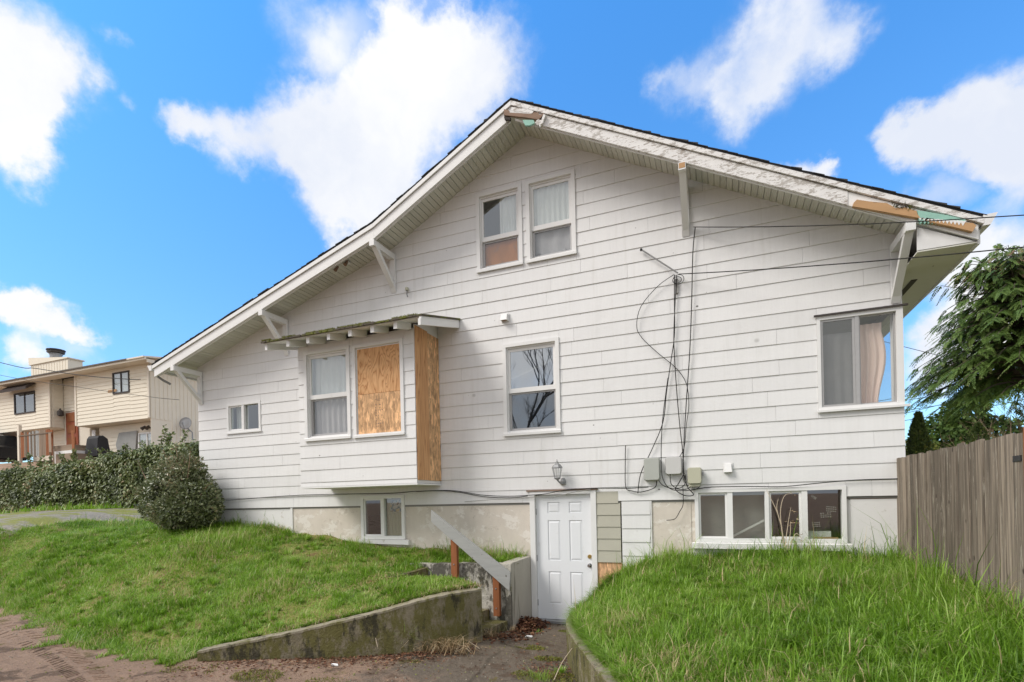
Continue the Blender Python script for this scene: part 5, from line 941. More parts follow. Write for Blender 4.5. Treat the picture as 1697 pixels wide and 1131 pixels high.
# deck and steps of the neighbour
DK = thing('porch_deck', (-35.3, 10.2, 4.8), 'small entry deck with uneven brown and grey balusters', 'deck')
MB().box(-37.0, -33.9, 9.4, 11.3, 5.3, 5.44).build('platform', 'deck_wood', DK)
for k in range(19): MB().box(-36.85 + k * 0.158, -36.85 + k * 0.158 + 0.135, 9.32, 9.36, 4.95 + random.uniform(-.05, .03), 6.38 + random.uniform(-0.04, 0.04)).build('baluster', ['red_wood', 'deck_wood', 'deck_wood', 'grey_wood'][random.choice((0, 1, 1, 2, 3, 3)) if 1 < k < 15 else 0], DK)
MB().bar((-37.0, 9.34, 6.2), (-33.9, 9.34, 6.2), 0.09, 0.06).build('top_rail', 'deck_wood', DK)
for xa, xb, mt_ in ((-34.0, -32.7, 'deck_wood'), (-32.0, -30.75, 'red_wood')):
    MB().bar((xa, 9.25, 6.12), (xb, 8.6, 4.95), 0.10, 0.14).build('stair_rail', mt_, DK)
    for k in range(5): t = (k + 0.5) / 5; MB().box(xa + (xb - xa) * t - 0.05, xa + (xb - xa) * t + 0.05, 9.25 - 0.65 * t, 9.30 - 0.65 * t, 4.6, 6.02 - 1.17 * t).build('baluster', mt_, DK)
for k in range(6): MB().box(-33.9 + 0.28 * k, -32.2 + 0.2 * k, 9.32 - 0.1 * k, 11.0 - 0.2 * k, 4.4, 5.45 - 0.17 * k).build('stair_step', 'white_scrap' if k == 2 else 'deck_wood', DK)
MB().box(-37.15, -36.98, 9.3, 9.45, 4.6, 6.84).build('post', 'beige_trim', DK)
gr = thing('grill', (-31.3, 10.2, 4.9), 'barbecue grill under a black cover beside the porch steps', 'grill')
MB().hexa([(-31.85, 9.7, 4.8), (-30.75, 9.7, 4.8), (-30.75, 10.4, 4.8), (-31.85, 10.4, 4.8), (-31.75, 9.8, 5.75), (-30.85, 9.8, 5.75), (-30.85, 10.3, 5.75), (-31.75, 10.3, 5.75)]).build('cover', 'grill_cover', gr); MB().prism([(-31.75, 9.8, 5.751), (-31.72, 9.88, 5.9), (-31.7, 10.1, 5.95), (-31.75, 10.3, 5.751)], [(-30.85, 9.8, 5.751), (-30.88, 9.88, 5.88), (-30.9, 10.1, 5.92), (-30.85, 10.3, 5.751)]).build('hood', 'grill_cover', gr)
# parked car under the left wing
cr_ = thing('parked_car', (-41.3, 10.6, 4.9), 'dark estate car parked under the left wing of the cream house', 'car')
MB().prism([(-43.0, 9.5, 5.1), (-40.45, 9.5, 5.1), (-40.35, 9.5, 5.35), (-40.4, 9.5, 5.85), (-40.55, 9.5, 5.95), (-43.0, 9.5, 5.95)], [(-43.0, 11.3, 5.1), (-40.45, 11.3, 5.1), (-40.35, 11.3, 5.35), (-40.4, 11.3, 5.85), (-40.55, 11.3, 5.95), (-43.0, 11.3, 5.95)]).build('body', 'car_paint', cr_)
MB().prism([(-43.0, 9.62, 5.951), (-40.6, 9.62, 5.951), (-40.95, 9.72, 6.6), (-41.2, 9.72, 6.68), (-43.0, 9.72, 6.68)], [(-43.0, 11.18, 5.951), (-40.6, 11.18, 5.951), (-40.95, 11.08, 6.6), (-41.2, 11.08, 6.68), (-43.0, 11.08, 6.68)]).build('cabin', 'car_paint', cr_)
MB().prism([(-42.9, 9.60, 6.02), (-40.85, 9.60, 6.02), (-41.12, 9.70, 6.52), (-42.9, 9.70, 6.52)], [(-42.9, 9.612, 6.02), (-40.85, 9.612, 6.02), (-41.12, 9.712, 6.52), (-42.9, 9.712, 6.52)]).build('side_window', 'glass', cr_)
for yy in (9.44, 11.1): wh = MB(); wh.prism([(-41.4 + 0.34 * math.cos(q * math.pi / 8), yy, 5.2 + 0.34 * math.sin(q * math.pi / 8)) for q in range(16)], [(-41.4 + 0.34 * math.cos(q * math.pi / 8), yy + 0.22, 5.2 + 0.34 * math.sin(q * math.pi / 8)) for q in range(16)]); wh = wh.build('wheel', 'tyre', cr_); MB().prism([(-41.4 + 0.2 * math.cos(q * math.pi / 8), yy - 0.01, 5.2 + 0.2 * math.sin(q * math.pi / 8)) for q in range(16)], [(-41.4 + 0.2 * math.cos(q * math.pi / 8), yy - 0.001, 5.2 + 0.2 * math.sin(q * math.pi / 8)) for q in range(16)]).build('rim', 'alu', wh)
MB().box(-40.44, -40.33, 9.52, 9.72, 5.55, 5.85).build('tail_lamp', 'lamp_red', cr_); MB().box(-40.36, -40.27, 9.5, 11.3, 5.15, 5.34).build('bumper', 'car_paint', cr_)
# satellite dish
sd = thing('satellite_dish', (-27.3, 12.5, 4.9), 'grey satellite dish on a pole beside the cream house', 'satellite dish')
MB().tube([(-27.25, 12.5, 4.3), (-27.25, 12.5, 6.1), (-27.4, 12.3, 6.35)], 0.035, 6).build('mast', 'galv', sd)
n_ = Vector((0.55, -0.75, 0.35)).normalized(); e1 = n_.cross(Vector((0, 0, 1))).normalized(); e2 = e1.cross(n_); c_ = Vector((-27.45, 12.25, 6.6)); ds = MB(); rings = []
for k, (r_, d_) in enumerate(((0.02, -0.09), (0.2, -0.065), (0.38, 0.0), (0.375, -0.02), (0.2, -0.085), (0.02, -0.11))):
    b = len(ds.v)
    for q in range(16): ds.v.append(tuple(c_ + e1 * (r_ * 0.8 * math.cos(q * math.pi / 8)) + e2 * (r_ * math.sin(q * math.pi / 8)) + n_ * d_))
    if k:
        for q in range(16): ds.f.append((b - 16 + q, b - 16 + (q + 1) % 16, b + (q + 1) % 16, b + q))
ds.build('reflector', 'alu', sd, True); MB().tube([c_ - e2 * 0.36, c_ - e2 * 0.25 + n_ * 0.4], 0.018, 5).build('feed_arm', 'galv', sd); MB().tube([c_ - e2 * 0.27 + n_ * 0.38, c_ - e2 * 0.17 + n_ * 0.42], 0.045, 6).build('feed_horn', 'galv', sd)
# wires toward the neighbour
def wire(pxs, y0, y1, r_, label, group):
    P = [at(px, py, y0 + (y1 - y0) * k / (len(pxs) - 1)) for k, (px, py) in enumerate(pxs)]; return tag(MB().tube(smooth_pts([tuple(p) for p in P], 5), r_, 5).build('overhead_wire', 'cable_black', None, True), label, 'wire', group)
wire([(-260, 530), (0, 601), (60, 611), (140, 623), (215, 629), (233, 629)], 7.5, 10.55, 0.02, 'black service wire sagging to the cream house from the left', 'wires on the left')
wire([(-120, 590), (0, 622), (130, 642), (248, 658), (297, 663)], 9.0, 10.66, 0.012, 'thin lower wire crossing the front of the cream house', 'wires on the left')
for k, (a_, b_) in enumerate((((1440, 706), (1800, 640)), ((1440, 680), (1800, 560)), ((1440, 672), (1800, 610)), ((1440, 668), (1800, 590)), ((1440, 560), (1800, 640)), ((1440, 690), (1800, 622)), ((1440, 700), (1800, 600)))):
    lb = ['lowest dark wire behind the fence, rising to the conifer', 'steepest wire crossing behind the conifer from the lower left', 'wire just above the lowest pair behind the conifer', 'second steep wire behind the conifer', 'thin wire falling rightward behind the conifer top', 'middle wire of the low bundle behind the fence', 'wire rising through the middle of the low bundle'][k]
    d_ = 22 + 0.5 * k; wire([a_, ((a_[0] + b_[0]) / 2, (a_[1] + b_[1]) / 2 + 5), b_], d_, d_ - 1, 0.014, lb, 'distant wires on the right')
_g = [(10.72, 9.5), (24.0, 9.5), (24.0, 9.85), (17.5, 10.86), (10.72, 9.80)]
MB().prism([(-28.02, y, z) for y, z in _g], [(-28.12, y, z) for y, z in _g]).build('gable_wall', 'beige_trim', NB)
# ---------------------------------------------------------------- shrubs and trees
def lump_pts(lumps, n, inner=0.55):
    """points through the outer shell of a union of ellipsoids"""
    L_ = np.array(lumps); vol = L_[:, 3] * L_[:, 4] * L_[:, 5]; which = rng.choice(len(L_), n, p=vol ** 0.66 / np.sum(vol ** 0.66)); d = rdir(n); r = rng.uniform(inner, 1.0, n) ** 0.6
    r *= 0.82 + 0.3 * vnoise(d[:, 0] * 3 + which * 7.1, d[:, 2] * 3 + d[:, 1] * 2, 1.4, 31); q = L_[which]; return q[:, :3] + d * r[:, None] * q[:, 3:6], d / q[:, 3:6], which
def bush(lumps, n, ln, wd_, mat, label, cat, base, name='shrub', droop=0.0, tones=(0.1, 0.8), sprigs=(), nstem=7, zmin=None, group=None):
    t_ = thing(name, base, label, cat, group); P, nr, wh = lump_pts(lumps, n); k = P[:, 2] > (zmin if zmin is not None else base[2]); P, nr = P[k], nr[k]; m_ = len(P)
    nr = nr / np.linalg.norm(nr, axis=1, keepdims=True); dirs = nr * 0.6 + rdir(m_) * 0.75; dirs[:, 2] -= droop; up = nr + rdir(m_) * 0.6; tone = np.clip(rng.normal(np.mean(tones), (tones[1] - tones[0]) / 3, m_), 0, 1)
    tone = np.clip(tone + (vnoise(P[:, 0] * 2.3 + P[:, 1], P[:, 2] * 2.3, 1.2, 41) - 0.5) * 0.55, 0, 1); k = vnoise(P[:, 0] * 1.7 + P[:, 1] * 1.1, P[:, 2] * 1.9, 2.2, 43) > 0.14; P, nr, dirs, up, tone = P[k], nr[k], dirs[k], up[k], tone[k]; m_ = len(P); leaves('foliage', P, dirs, up, ln * rng.uniform(0.7, 1.3, m_), wd_ * rng.uniform(0.8, 1.2, m_), mat, t_, tone)
    mb = MB()
    for q in range(nstem):
        L_ = lumps[q % len(lumps)]; d = rdir(1, (0.1, 0.9))[0]; tip = np.array(L_[:3]) + d * np.array(L_[3:6]) * 0.85; b_ = np.array(base) + np.array([random.uniform(-.15, .15), random.uniform(-.1, .1), -0.1])
        mid = b_ * 0.5 + tip * 0.5 + np.array([random.uniform(-.1, .1), random.uniform(-.1, .1), 0.1]); mb.tube(smooth_pts([tuple(b_), tuple(mid), tuple(tip)], 3), 0.03, 4, 0.005)
    for s_ in sprigs: mb.tube(smooth_pts(s_, 3), 0.012, 4, 0.003)
    mb.build('stems', 'twig', t_)
    if sprigs:
        SP, SD = [], []
        for s_ in sprigs:
            q = smooth_pts(s_, 10)
            for i in range(6, len(q)):
                for _ in range(2): SP.append(tuple(q[i])); SD.append(tuple(rdir(1, (-.3, .7))[0]))
        SP, SD = np.array(SP), np.array(SD); leaves('sprig_leaves', SP, SD, rdir(len(SP), (0.2, 1)), ln * 1.0, wd_, mat, t_, rng.uniform(0.3, 0.95, len(SP)))
    return t_
bush([(-10.35, -0.62, 2.22, 0.72, 0.6, 0.66), (-10.95, -0.55, 2.12, 0.55, 0.5, 0.5), (-9.80, -0.68, 2.06, 0.50, 0.45, 0.45), (-10.25, -0.6, 2.68, 0.46, 0.4, 0.38), (-10.75, -0.55, 2.58, 0.42, 0.35, 0.33), (-10.1, -0.8, 1.86, 0.62, 0.5, 0.34), (-9.55, -0.7, 1.9, 0.3, 0.3, 0.3)], 19000, 0.072, 0.034, 'bush_leaf', 'dense dark green rounded shrub at the left corner of the white house', 'shrub', (-10.35, -0.65, 1.54), tones=(0.2, 0.85),
     sprigs=[[(-10.2, -0.8, 2.7), (-10.15, -0.8, 3.0), (-10.2, -0.82, 3.25)], [(-9.9, -0.8, 2.4), (-9.8, -0.8, 2.9), (-9.78, -0.8, 3.15)], [(-10.6, -0.7, 2.8), (-10.65, -0.7, 3.05), (-10.75, -0.7, 3.2)], [(-11.2, -0.7, 2.5), (-11.4, -0.7, 2.8), (-11.5, -0.7, 3.0)], [(-9.6, -0.8, 2.1), (-9.35, -0.8, 2.35), (-9.25, -0.8, 2.4)], [(-9.6, -0.8, 1.9), (-9.3, -0.8, 1.95), (-9.1, -0.8, 1.9)], [(-10.0, -0.8, 2.6), (-9.95, -0.8, 2.85), (-9.97, -0.8, 3.02)]])
# ivy-draped hedge along the lane
HG = thing('hedge', (-25, 5.2, 1.95), 'long ivy covered hedge bank below the cream house', 'hedge')
def hedge_h(x): return 1.62 + 0.3 * vnoise(x, x * 0 + 3.3, 0.35, 51) + 0.2 * vnoise(x, x * 0 + 1.3, 1.2, 52) - 0.35 * np.clip((-26 - x) / 8, 0, 1) + 0.40 * np.clip((x + 24) / 5, 0, 1)
n = 46000; hx = rng.uniform(-35, -16.4, n); hv = rng.random(n) ** 0.8; hh = hedge_h(hx); th = hv * 2.05; bul = 0.35 * (vnoise(hx, hv * 3, 0.9, 53) - 0.5)
hy = 5.25 - 0.75 * np.cos(np.clip(th - 0.45, 0, 1.57)) * 1.0 + bul + rng.normal(0, .08, n); hz = 1.86 + hh * np.sin(np.clip(th, 0, 1.57)) + rng.normal(0, .08, n); hy = np.where(th > 1.57, 5.25 + (th - 1.57) * 1.6, hy)
P = np.c_[hx, hy, hz]; dirs = np.c_[rng.normal(0, .45, n), -0.35 + rng.normal(0, .35, n), -0.55 + rng.normal(0, .4, n)]; up = np.c_[rng.normal(0, .3, n), -0.8 + rng.normal(0, .3, n), 0.5 + rng.normal(0, .3, n)]
tone = np.clip(0.45 + (vnoise(hx, hz * 1.5, 1.3, 54) - 0.5) * 0.9 + rng.normal(0, .2, n), 0, 1); leaves('foliage', P, dirs, up, rng.uniform(.09, .17, n), rng.uniform(.06, .10, n), 'ivy_leaf', HG, tone)
xs = np.arange(-35, -16.3, 0.5); mb = MB()
for a_, b_ in zip(xs[:-1], xs[1:]):
    ha, hb = float(hedge_h(np.array([a_]))[0]) * .9, float(hedge_h(np.array([b_]))[0]) * .9; mb.prism([(a_, 4.75, 1.6), (a_, 4.75, 1.86 + ha * .8), (a_, 5.2, 1.86 + ha), (a_, 6.6, 1.86 + ha), (a_, 6.6, 1.6)], [(b_, 4.75, 1.6), (b_, 4.75, 1.86 + hb * .8), (b_, 5.2, 1.86 + hb), (b_, 6.6, 1.86 + hb), (b_, 6.6, 1.6)])
mb.build('core', 'bark', HG)
n = 500; hx = rng.uniform(-30, -16.5, n); P = np.c_[hx, 5.3 + rng.normal(0, .3, n), 1.8 + hedge_h(hx)]; mb = MB()
SP, SD = [], []
for q in range(34):
    x = random.uniform(-30, -17); z = 1.8 + float(hedge_h(np.array([x]))[0]); h = random.uniform(.3, .75) * (1.6 if x > -20 else 1); q3 = smooth_pts([(x, 5.3, z), (x + random.uniform(-.15, .15), 5.25, z + h * .6), (x + random.uniform(-.3, .3), 5.2, z + h)], 6); mb.tube(q3, 0.016, 3, 0.004)
    for p in q3[3:]:
        for _ in range(2): SP.append(tuple(p)); SD.append(tuple(rdir(1)[0]))
mb.build('shoots', 'twig', HG); leaves('shoot_leaves', np.array(SP), np.array(SD), rdir(len(SP)), 0.15, 0.08, 'ivy_leaf', HG, rng.uniform(.3, .9, len(SP)))
# big drooping conifer on the right
CT = thing('conifer_tree', (9.6, 14, 0.9), 'large drooping green conifer towering behind the board fence', 'tree')
MB().tube(smooth_pts([(9.65, 14, 0.4), (9.55, 14, 3), (9.35, 14, 6), (9.1, 14, 8.4), (9.0, 14, 9.6)], 4), 0.27, 9, 0.03).build('trunk', 'bark', CT)
brm = MB(); SP, SD, SU, ST = [], [], [], []
def ctr(z): return np.array([9.62 - 0.06 * max(0, z - 1) - 0.004 * z * z * 0.3, 14.0])
for q in range(300):
    z = 5.2 + 4.5 * (random.random() ** 0.95); f = max(0.02, (9.85 - z) / 5.2); Lb = (0.25 + 3.45 * f ** 0.5) * random.uniform(0.62, 1.08); az = random.uniform(0, 6.283)
    if z < 6.0: Lb *= random.uniform(0.5, 1.15)
    c_ = ctr(z); dx, dy = math.cos(az), math.sin(az); pts = []
    for k in range(7):
        t = k / 6; pts.append((c_[0] + dx * Lb * t, c_[1] + dy * Lb * t, z + Lb * (0.30 * t - 0.50 * t * t) * (1.0 if z < 8.5 else -0.8)))
    brm.tube(pts, 0.045 * (0.4 + f), 4, 0.008)
    for s_ in range(int(8 + 15 * f)):
        t = random.uniform(0.22, 1.0) if s_ else 1.0; i = min(int(t * 6), 5); p = np.array(pts[i]) + (np.array(pts[i + 1]) - np.array(pts[i])) * (t * 6 - i); sgn = random.choice((-1, 1)); sa = az + sgn * random.uniform(0.2, 1.1)
        l = random.uniform(0.35, 0.72) * (0.7 + 0.5 * f); ax = np.array([math.cos(sa), math.sin(sa), -0.32 - random.random() * .5]); ax /= np.linalg.norm(ax); sd_ = np.cross(ax, [0, 0, 1]); sd_ /= np.linalg.norm(sd_); tn = random.random(); upv = np.cross(sd_, ax)
        for k in range(19):       # flat drooping frond
            tt = k / 18; pp = p + ax * l * tt + np.array([0, 0, -0.22 * l * tt * tt]); side_ = 1 if k % 2 else -1
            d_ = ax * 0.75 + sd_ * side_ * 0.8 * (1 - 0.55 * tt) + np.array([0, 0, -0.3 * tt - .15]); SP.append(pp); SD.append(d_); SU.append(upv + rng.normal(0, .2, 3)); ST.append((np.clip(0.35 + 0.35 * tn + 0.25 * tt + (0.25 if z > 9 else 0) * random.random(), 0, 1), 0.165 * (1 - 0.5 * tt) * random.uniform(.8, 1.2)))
SP, SD, SU, ST = np.array(SP), np.array(SD), np.array(SU), np.array(ST)
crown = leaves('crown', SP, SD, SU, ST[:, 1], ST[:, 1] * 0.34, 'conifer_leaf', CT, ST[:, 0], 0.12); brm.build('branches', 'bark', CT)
# cone-shaped arborvitaes
def cone_tree(x, y, z0, h, r_, n, mat, label, name='arborvitae', cat='tree', ln=0.07):
    t_ = thing(name, (x, y, z0), label, cat); v = rng.random(n) ** 1.25; a_ = rng.random(n) * 6.283; rr = r_ * (np.sin(np.clip((1 - v), 0, 1) ** 0.75 * 1.45)) * rng.uniform(0.7, 1.05, n) * (0.85 + 0.3 * vnoise(a_ * 2, v * 7, 1.3, 61))
    P = np.c_[x + rr * np.cos(a_), y + rr * np.sin(a_), z0 + h * v]; d = np.c_[np.cos(a_) * .5, np.sin(a_) * .5, 0.9 + 0 * a_] + rng.normal(0, .35, (n, 3)); u = np.c_[np.cos(a_), np.sin(a_), 0.2 + 0 * a_] + rng.normal(0, .3, (n, 3))
    leaves('crown', P, d, u, ln * rng.uniform(.7, 1.4, n), ln * 0.45, mat, t_, np.clip(0.4 + (vnoise(a_ * 2, v * 8, 1.5, 62) - .5) * .8 + rng.normal(0, .15, n), 0, 1)); MB().tube([(x, y, z0 - .3), (x, y, z0 + h * .9)], r_ * .2, 6, 0.01).build('trunk', 'bark', t_)
cone_tree(3.78, 5.0, 0.8, 2.75, 0.36, 7000, 'arbor_leaf', 'narrow cone-shaped evergreen close to the right corner of the white house')
cone_tree(5.84, 8.0, 0.8, 2.75, 0.6, 5000, 'arbor_leaf', 'small pointed evergreen just showing over the middle of the fence')
def mass(lumps, n, ln, mat, label, name, cat, base, droop=0.2): return bush(lumps, n, ln, ln * 0.5, mat, label, cat, base, name, droop, (0.15, 0.75), (), 6, base[2])
mass([(12.2, 30, 4.4, 1.7, 1.4, 2.0), (13.2, 30, 6.3, 1.1, 1.0, 1.2), (14.6, 30.5, 4.4, 2.0, 1.5, 1.8), (11.4, 30, 3.6, 1.2, 1.0, 1.4)], 9000, 0.34, 'conifer_leaf', 'dark broad evergreen far behind the fence and conifer', 'evergreen_tree', 'tree', (12.9, 30, 1.2), 0.4)
mass([(5.0, 10, 2.6, 0.8, 0.6, 0.85), (5.9, 10.2, 2.4, 0.8, 0.6, 0.7)], 4000, 0.10, 'yellow_leaf', 'yellow green shrub showing just over the fence', 'shrub', 'shrub', (5.4, 10, 0.9))
# leafless shrubs and trees: forked twigs
def bare(name, base, h, label, cat, mat, seed, levels=5, r0=0.05, spread=0.6, up=0.35, nb=(2, 3), lmul=0.74, first=None, trunkdir=(0, 0, 1)):
    R_ = random.Random(seed); t_ = thing(name, base, label, cat); tr, tw = MB(), MB()
    def grow(p, d, l, r_, lv):
        q = []; p = Vector(p); d = Vector(d).normalized()
        for k in range(5):
            q.append(tuple(p)); p = p + d * (l / 4); d = (d + Vector((R_.uniform(-.16, .16), R_.uniform(-.16, .16), R_.uniform(-.08, .12)))).normalized()
        (tr if lv >= levels - 1 else tw).tube(q, r_, 5 if r_ > .02 else 3, r_ * 0.68, False)
        if lv <= 0: return
        for _ in range(R_.randint(*nb)):
            nd = (d + Vector((R_.uniform(-1, 1), R_.uniform(-1, 1), R_.uniform(-0.4, 0.7) + up * .3)) * spread).normalized(); k = R_.randint(2, 4); grow(q[k], nd, l * lmul * R_.uniform(.75, 1.15), r_ * (0.62 if k > 2 else 0.5), lv - 1)
    for _ in range(first or 1): grow(base, Vector(trunkdir) + (Vector((R_.uniform(-.5, .5), R_.uniform(-.5, .5), 0)) if first else Vector((0, 0, 0))), h * 0.36, r0, levels)
    tr.build('trunk', mat, t_, True, False)
    if tw.v: tw.build('twigs', mat, t_, True, False)
    return t_
bare('bare_shrub', (8.6, 13.0, 1.0), 3.6, 'tangle of brown leafless stems under the conifer, left part', 'shrub', 'twig', 3, 4, 0.03, 0.75, first=7, nb=(2, 3))
bare('bare_shrub', (10.6, 15.5, 1.0), 5.0, 'tall brown leafless shrub under the conifer near the fence post', 'shrub', 'twig', 5, 4, 0.035, 0.7, first=7, nb=(2, 3))
bare('bare_shrub', (7.2, 12.0, 1.0), 3.2, 'low brown leafless thicket behind the fence near the small evergreen', 'shrub', 'twig', 8, 4, 0.03, 0.8, first=6, nb=(2, 3))
bare('bare_tree', (-8.3, -15.0, 0.2), 9.5, 'leafless street tree mirrored in the middle window', 'tree', 'twig_grey', 12, 6, 0.12, 0.7, nb=(3, 3), lmul=0.74)
bare('bare_tree', (-13.2, -13.0, 0.3), 10.0, 'leafless street tree mirrored in the bay window', 'tree', 'twig_grey', 14, 6, 0.11, 0.7, nb=(3, 3), lmul=0.74)
# dry weed in front of the third basement light
t_ = thing('dry_weed', (0.72, -0.22, 1.05), 'tall dry straw coloured weed in front of the wide basement window', 'weed'); mb = MB()
for b_ in ([(0.78, -.2, 1.0), (0.76, -.18, 1.4), (0.70, -.17, 1.7), (0.60, -.16, 1.95), (0.57, -.15, 2.03)], [(0.76, -.2, 1.3), (0.73, -.2, 1.7), (0.78, -.2, 1.93), (0.88, -.2, 1.97)], [(0.77, -.2, 1.2), (0.82, -.18, 1.55), (0.86, -.18, 1.78)], [(0.79, -.2, 1.1), (0.9, -.2, 1.42), (0.98, -.2, 1.36)], [(0.78, -.2, 1.15), (0.84, -.2, 1.4), (0.85, -.2, 1.6)], [(0.75, -.19, 1.5), (0.69, -.19, 1.75), (0.71, -.19, 1.9)]): mb.tube(smooth_pts(b_, 4), 0.008, 4, 0.003)
mb.build('stem', 'twig_pale', t_); n = 34; q = np.array([random.choice([(0.88, -.2, 1.97), (0.98, -.2, 1.36), (0.93, -.2, 1.72), (0.85, -.2, 1.6), (0.76, -.2, 1.35), (0.9, -.2, 1.58)]) for _ in range(n)]) + rng.normal(0, .03, (n, 3)); leaves('seed_head', q, rdir(n, (-.5, .3)), rdir(n), 0.05, 0.012, 'straw', t_)

# ---------------------------------------------------------------- grass
def scatter(poly, n, zf, dens=None):
    xs_ = [p[0] for p in poly]; ys_ = [p[1] for p in poly]; x = rng.uniform(min(xs_), max(xs_), n * 3); y = rng.uniform(min(ys_), max(ys_), n * 3); k = inpoly(x, y, poly)
    if dens is not None: k &= rng.random(len(x)) < dens(x, y)
    x, y = x[k][:n], y[k][:n]; return np.c_[x, y, zf(x, y)]
def grass_obj(name, P, hmean, width, label, tone_off=0.0, hvar=0.35, lean=(0.2, 0.9), seed=70, tufts=None):
    n = len(P); cl_ = vnoise(P[:, 0], P[:, 1], 1.1, seed); cf = vnoise(P[:, 0], P[:, 1], 3.7, seed + 1); cs = vnoise(P[:, 0], P[:, 1], 9.0, seed + 2); h = hmean(P) if callable(hmean) else np.full(n, hmean)
    h = h * (0.55 + 0.5 * cl_ + 0.35 * cf) * np.exp(rng.normal(0, hvar, n)) * np.where(rng.random(n) < 0.07, rng.uniform(1.5, 2.6, n), 1.0); az = 6.283 * vnoise(P[:, 0], P[:, 1], 2.4, seed + 3) * 1.6 + rng.normal(0, 1.7, n)
    tone = np.clip(0.36 + tone_off + 0.42 * (cl_ - 0.5) + 0.35 * (cf - .5) + 0.2 * (cs - .5) + rng.normal(0, .21, n), 0, 0.95); dead = rng.random(n) < 0.03 + 0.22 * np.clip((vnoise(P[:, 0], P[:, 1], 1.9, seed + 5) - 0.6) * 6, 0, 1); tone[dead] = 1.0
    if tufts is not None:
        tp, hr, nb_ = tufts; m_ = len(tp); big = rng.random(m_) ** 1.5; k = np.repeat(np.arange(m_), nb_); a_ = rng.random(m_ * nb_) * 6.283; rr = rng.random(m_ * nb_) * (0.03 + 0.07 * big[k]); Q = np.c_[tp[k, 0] + rr * np.cos(a_), tp[k, 1] + rr * np.sin(a_), tp[k, 2]]
        P = np.concatenate([P, Q]); h = np.concatenate([h, (hr[0] + (hr[1] - hr[0]) * big[k]) * rng.uniform(.5, 1.15, m_ * nb_)]); az = np.concatenate([az, a_ + rng.normal(0, .5, m_ * nb_)])
        tone = np.concatenate([tone, np.clip(rng.normal(0.5, .16, m_)[k] + rng.normal(0, .17, m_ * nb_), 0, .95)]); n = len(P)
    return tag(blades(name, P, h, width * np.exp(rng.normal(0, .25, n)), rng.uniform(*lean, n), az, 'grass', None, tone), label, 'grass', None, 'stuff')
INR = [(x + 0.07, y + 0.02) for x, y, z in WALL_R[1:]] + [(3.2, -6.4), (2.6, -3.3), (2.08, -3.1), (2.08, -0.02), (-1.0, -0.05), (-1.62, -0.10)]
P = scatter(INR, 190000, zr, lambda x, y: 0.55 + 0.45 * (vnoise(x, y, 2.6, 77) > 0.3)); P[:, 2] -= 0.01
def hR(P):
    h = np.full(len(P), 0.070); h += 0.055 * np.clip((P[:, 0] - 1.3) / 0.7, 0, 1) + 0.05 * np.clip((P[:, 1] + 0.5) / 0.5, 0, 1); d = np.hypot(P[:, 0] + 0.3, P[:, 1] + 2.0); return h * (0.55 + 0.45 * np.clip((d - 0.35) / 0.8, 0, 1))
grass_obj('lawn_grass', P, hR, 0.0072, 'tall lush green grass on the raised right lawn', 0.06, 0.45, (0.2, 1.3), 70, (scatter(INR, 420, zr), (0.08, 0.175), 55))
def dl(x, y):
    bare_ = np.exp(-((x + 6.2) / 1.5) ** 2 - ((y + 0.9) / 0.5) ** 2) + 0.8 * np.exp(-((x + 8.3) / 1.3) ** 2 - ((y + 2.2) / 0.5) ** 2)
    base_ = 0.35 + 0.65 * (vnoise(x, y, 1.5, 90) * 0.6 + vnoise(x, y, 4.3, 91) * 0.4 > 0.42); near = np.clip((y + 0.25) / 0.2, 0, 1) * (x < -5.2) * (x > -8.0); return base_ * (1 - 0.85 * near) * (1 - 0.6 * np.clip(bare_, 0, 1))
P = scatter(LAWN_L, 230000, zl, dl); k = ~((P[:, 1] > -0.58) & (P[:, 1] < 0.6) & (P[:, 0] > -3.02)) & (P[:, 1] < 2.5); P = P[k]
LB = np.array([(-5.9, -3.74), (-6.3, -3.75), (-7.1, -3.82), (-8.2, -3.66), (-9.2, -3.40), (-10.6, -3.04), (-12.4, -2.66), (-14.2, -2.3)]); n = 24000; s_ = rng.random(n) * 7; i_ = s_.astype(int); XY = LB[i_] + (LB[np.minimum(i_ + 1, 7)] - LB[i_]) * (s_ - i_)[:, None]; nz_ = vnoise(s_, s_ * 0 + 2.5, 4.0, 141) + 0.6 * vnoise(s_, s_ * 0 + 5.5, 13.0, 142)
XY[:, 1] += 0.30 - rng.random(n) * (0.30 + 0.30 * nz_ ** 2) ; P = np.concatenate([P, np.c_[XY, gs(XY[:, 0], XY[:, 1]) - .01]])
def hL(P):
    h = np.full(len(P), 0.045); br_ = vnoise(P[:, 0], P[:, 1], 0.9, 95); h *= 0.6 + 1.5 * np.clip(vnoise(P[:, 0], P[:, 1], 1.3, 93) - 0.35, 0, 1) + 1.0 * np.clip(vnoise(P[:, 0], P[:, 1], 4.5, 94) - 0.6, 0, 1); e = np.clip((P[:, 1] + 0.35) / 0.3, 0, 1); h += 0.07 * e * ((P[:, 0] > -4.6) | (P[:, 0] < -7.9)); return h
grass_obj('lawn_grass', P, hL, 0.0075, 'shorter patchy green grass on the sloping left lawn', 0.12, 0.4, (0.25, 1.2), 80, (scatter([(-3.6, -1.8), (-5.6, -3.4), (-8.5, -3.4), (-13.5, -2.3), (-14.5, 0.5), (-10.8, 0.5), (-10.5, -0.15), (-3.0, -0.15), (-3.05, -0.5), (-4.5, -0.6), (-4.4, -1.4)], 750, zl, lambda x, y: (vnoise(x, y, 0.9, 151) > 0.42) * 0.9 + 0.1), (0.05, 0.17), 60))
P = scatter(VERGE, 14000, lambda x, y: gz(x, y) + 0.02, lambda x, y: (vnoise(x, y, 0.9, 97) > 0.45) * 0.9 + 0.1); grass_obj('verge_grass', P, 0.14, 0.03, 'green tufts of grass along the foot of the hedge', 0.1, 0.4, (0.2, 0.9), 98)
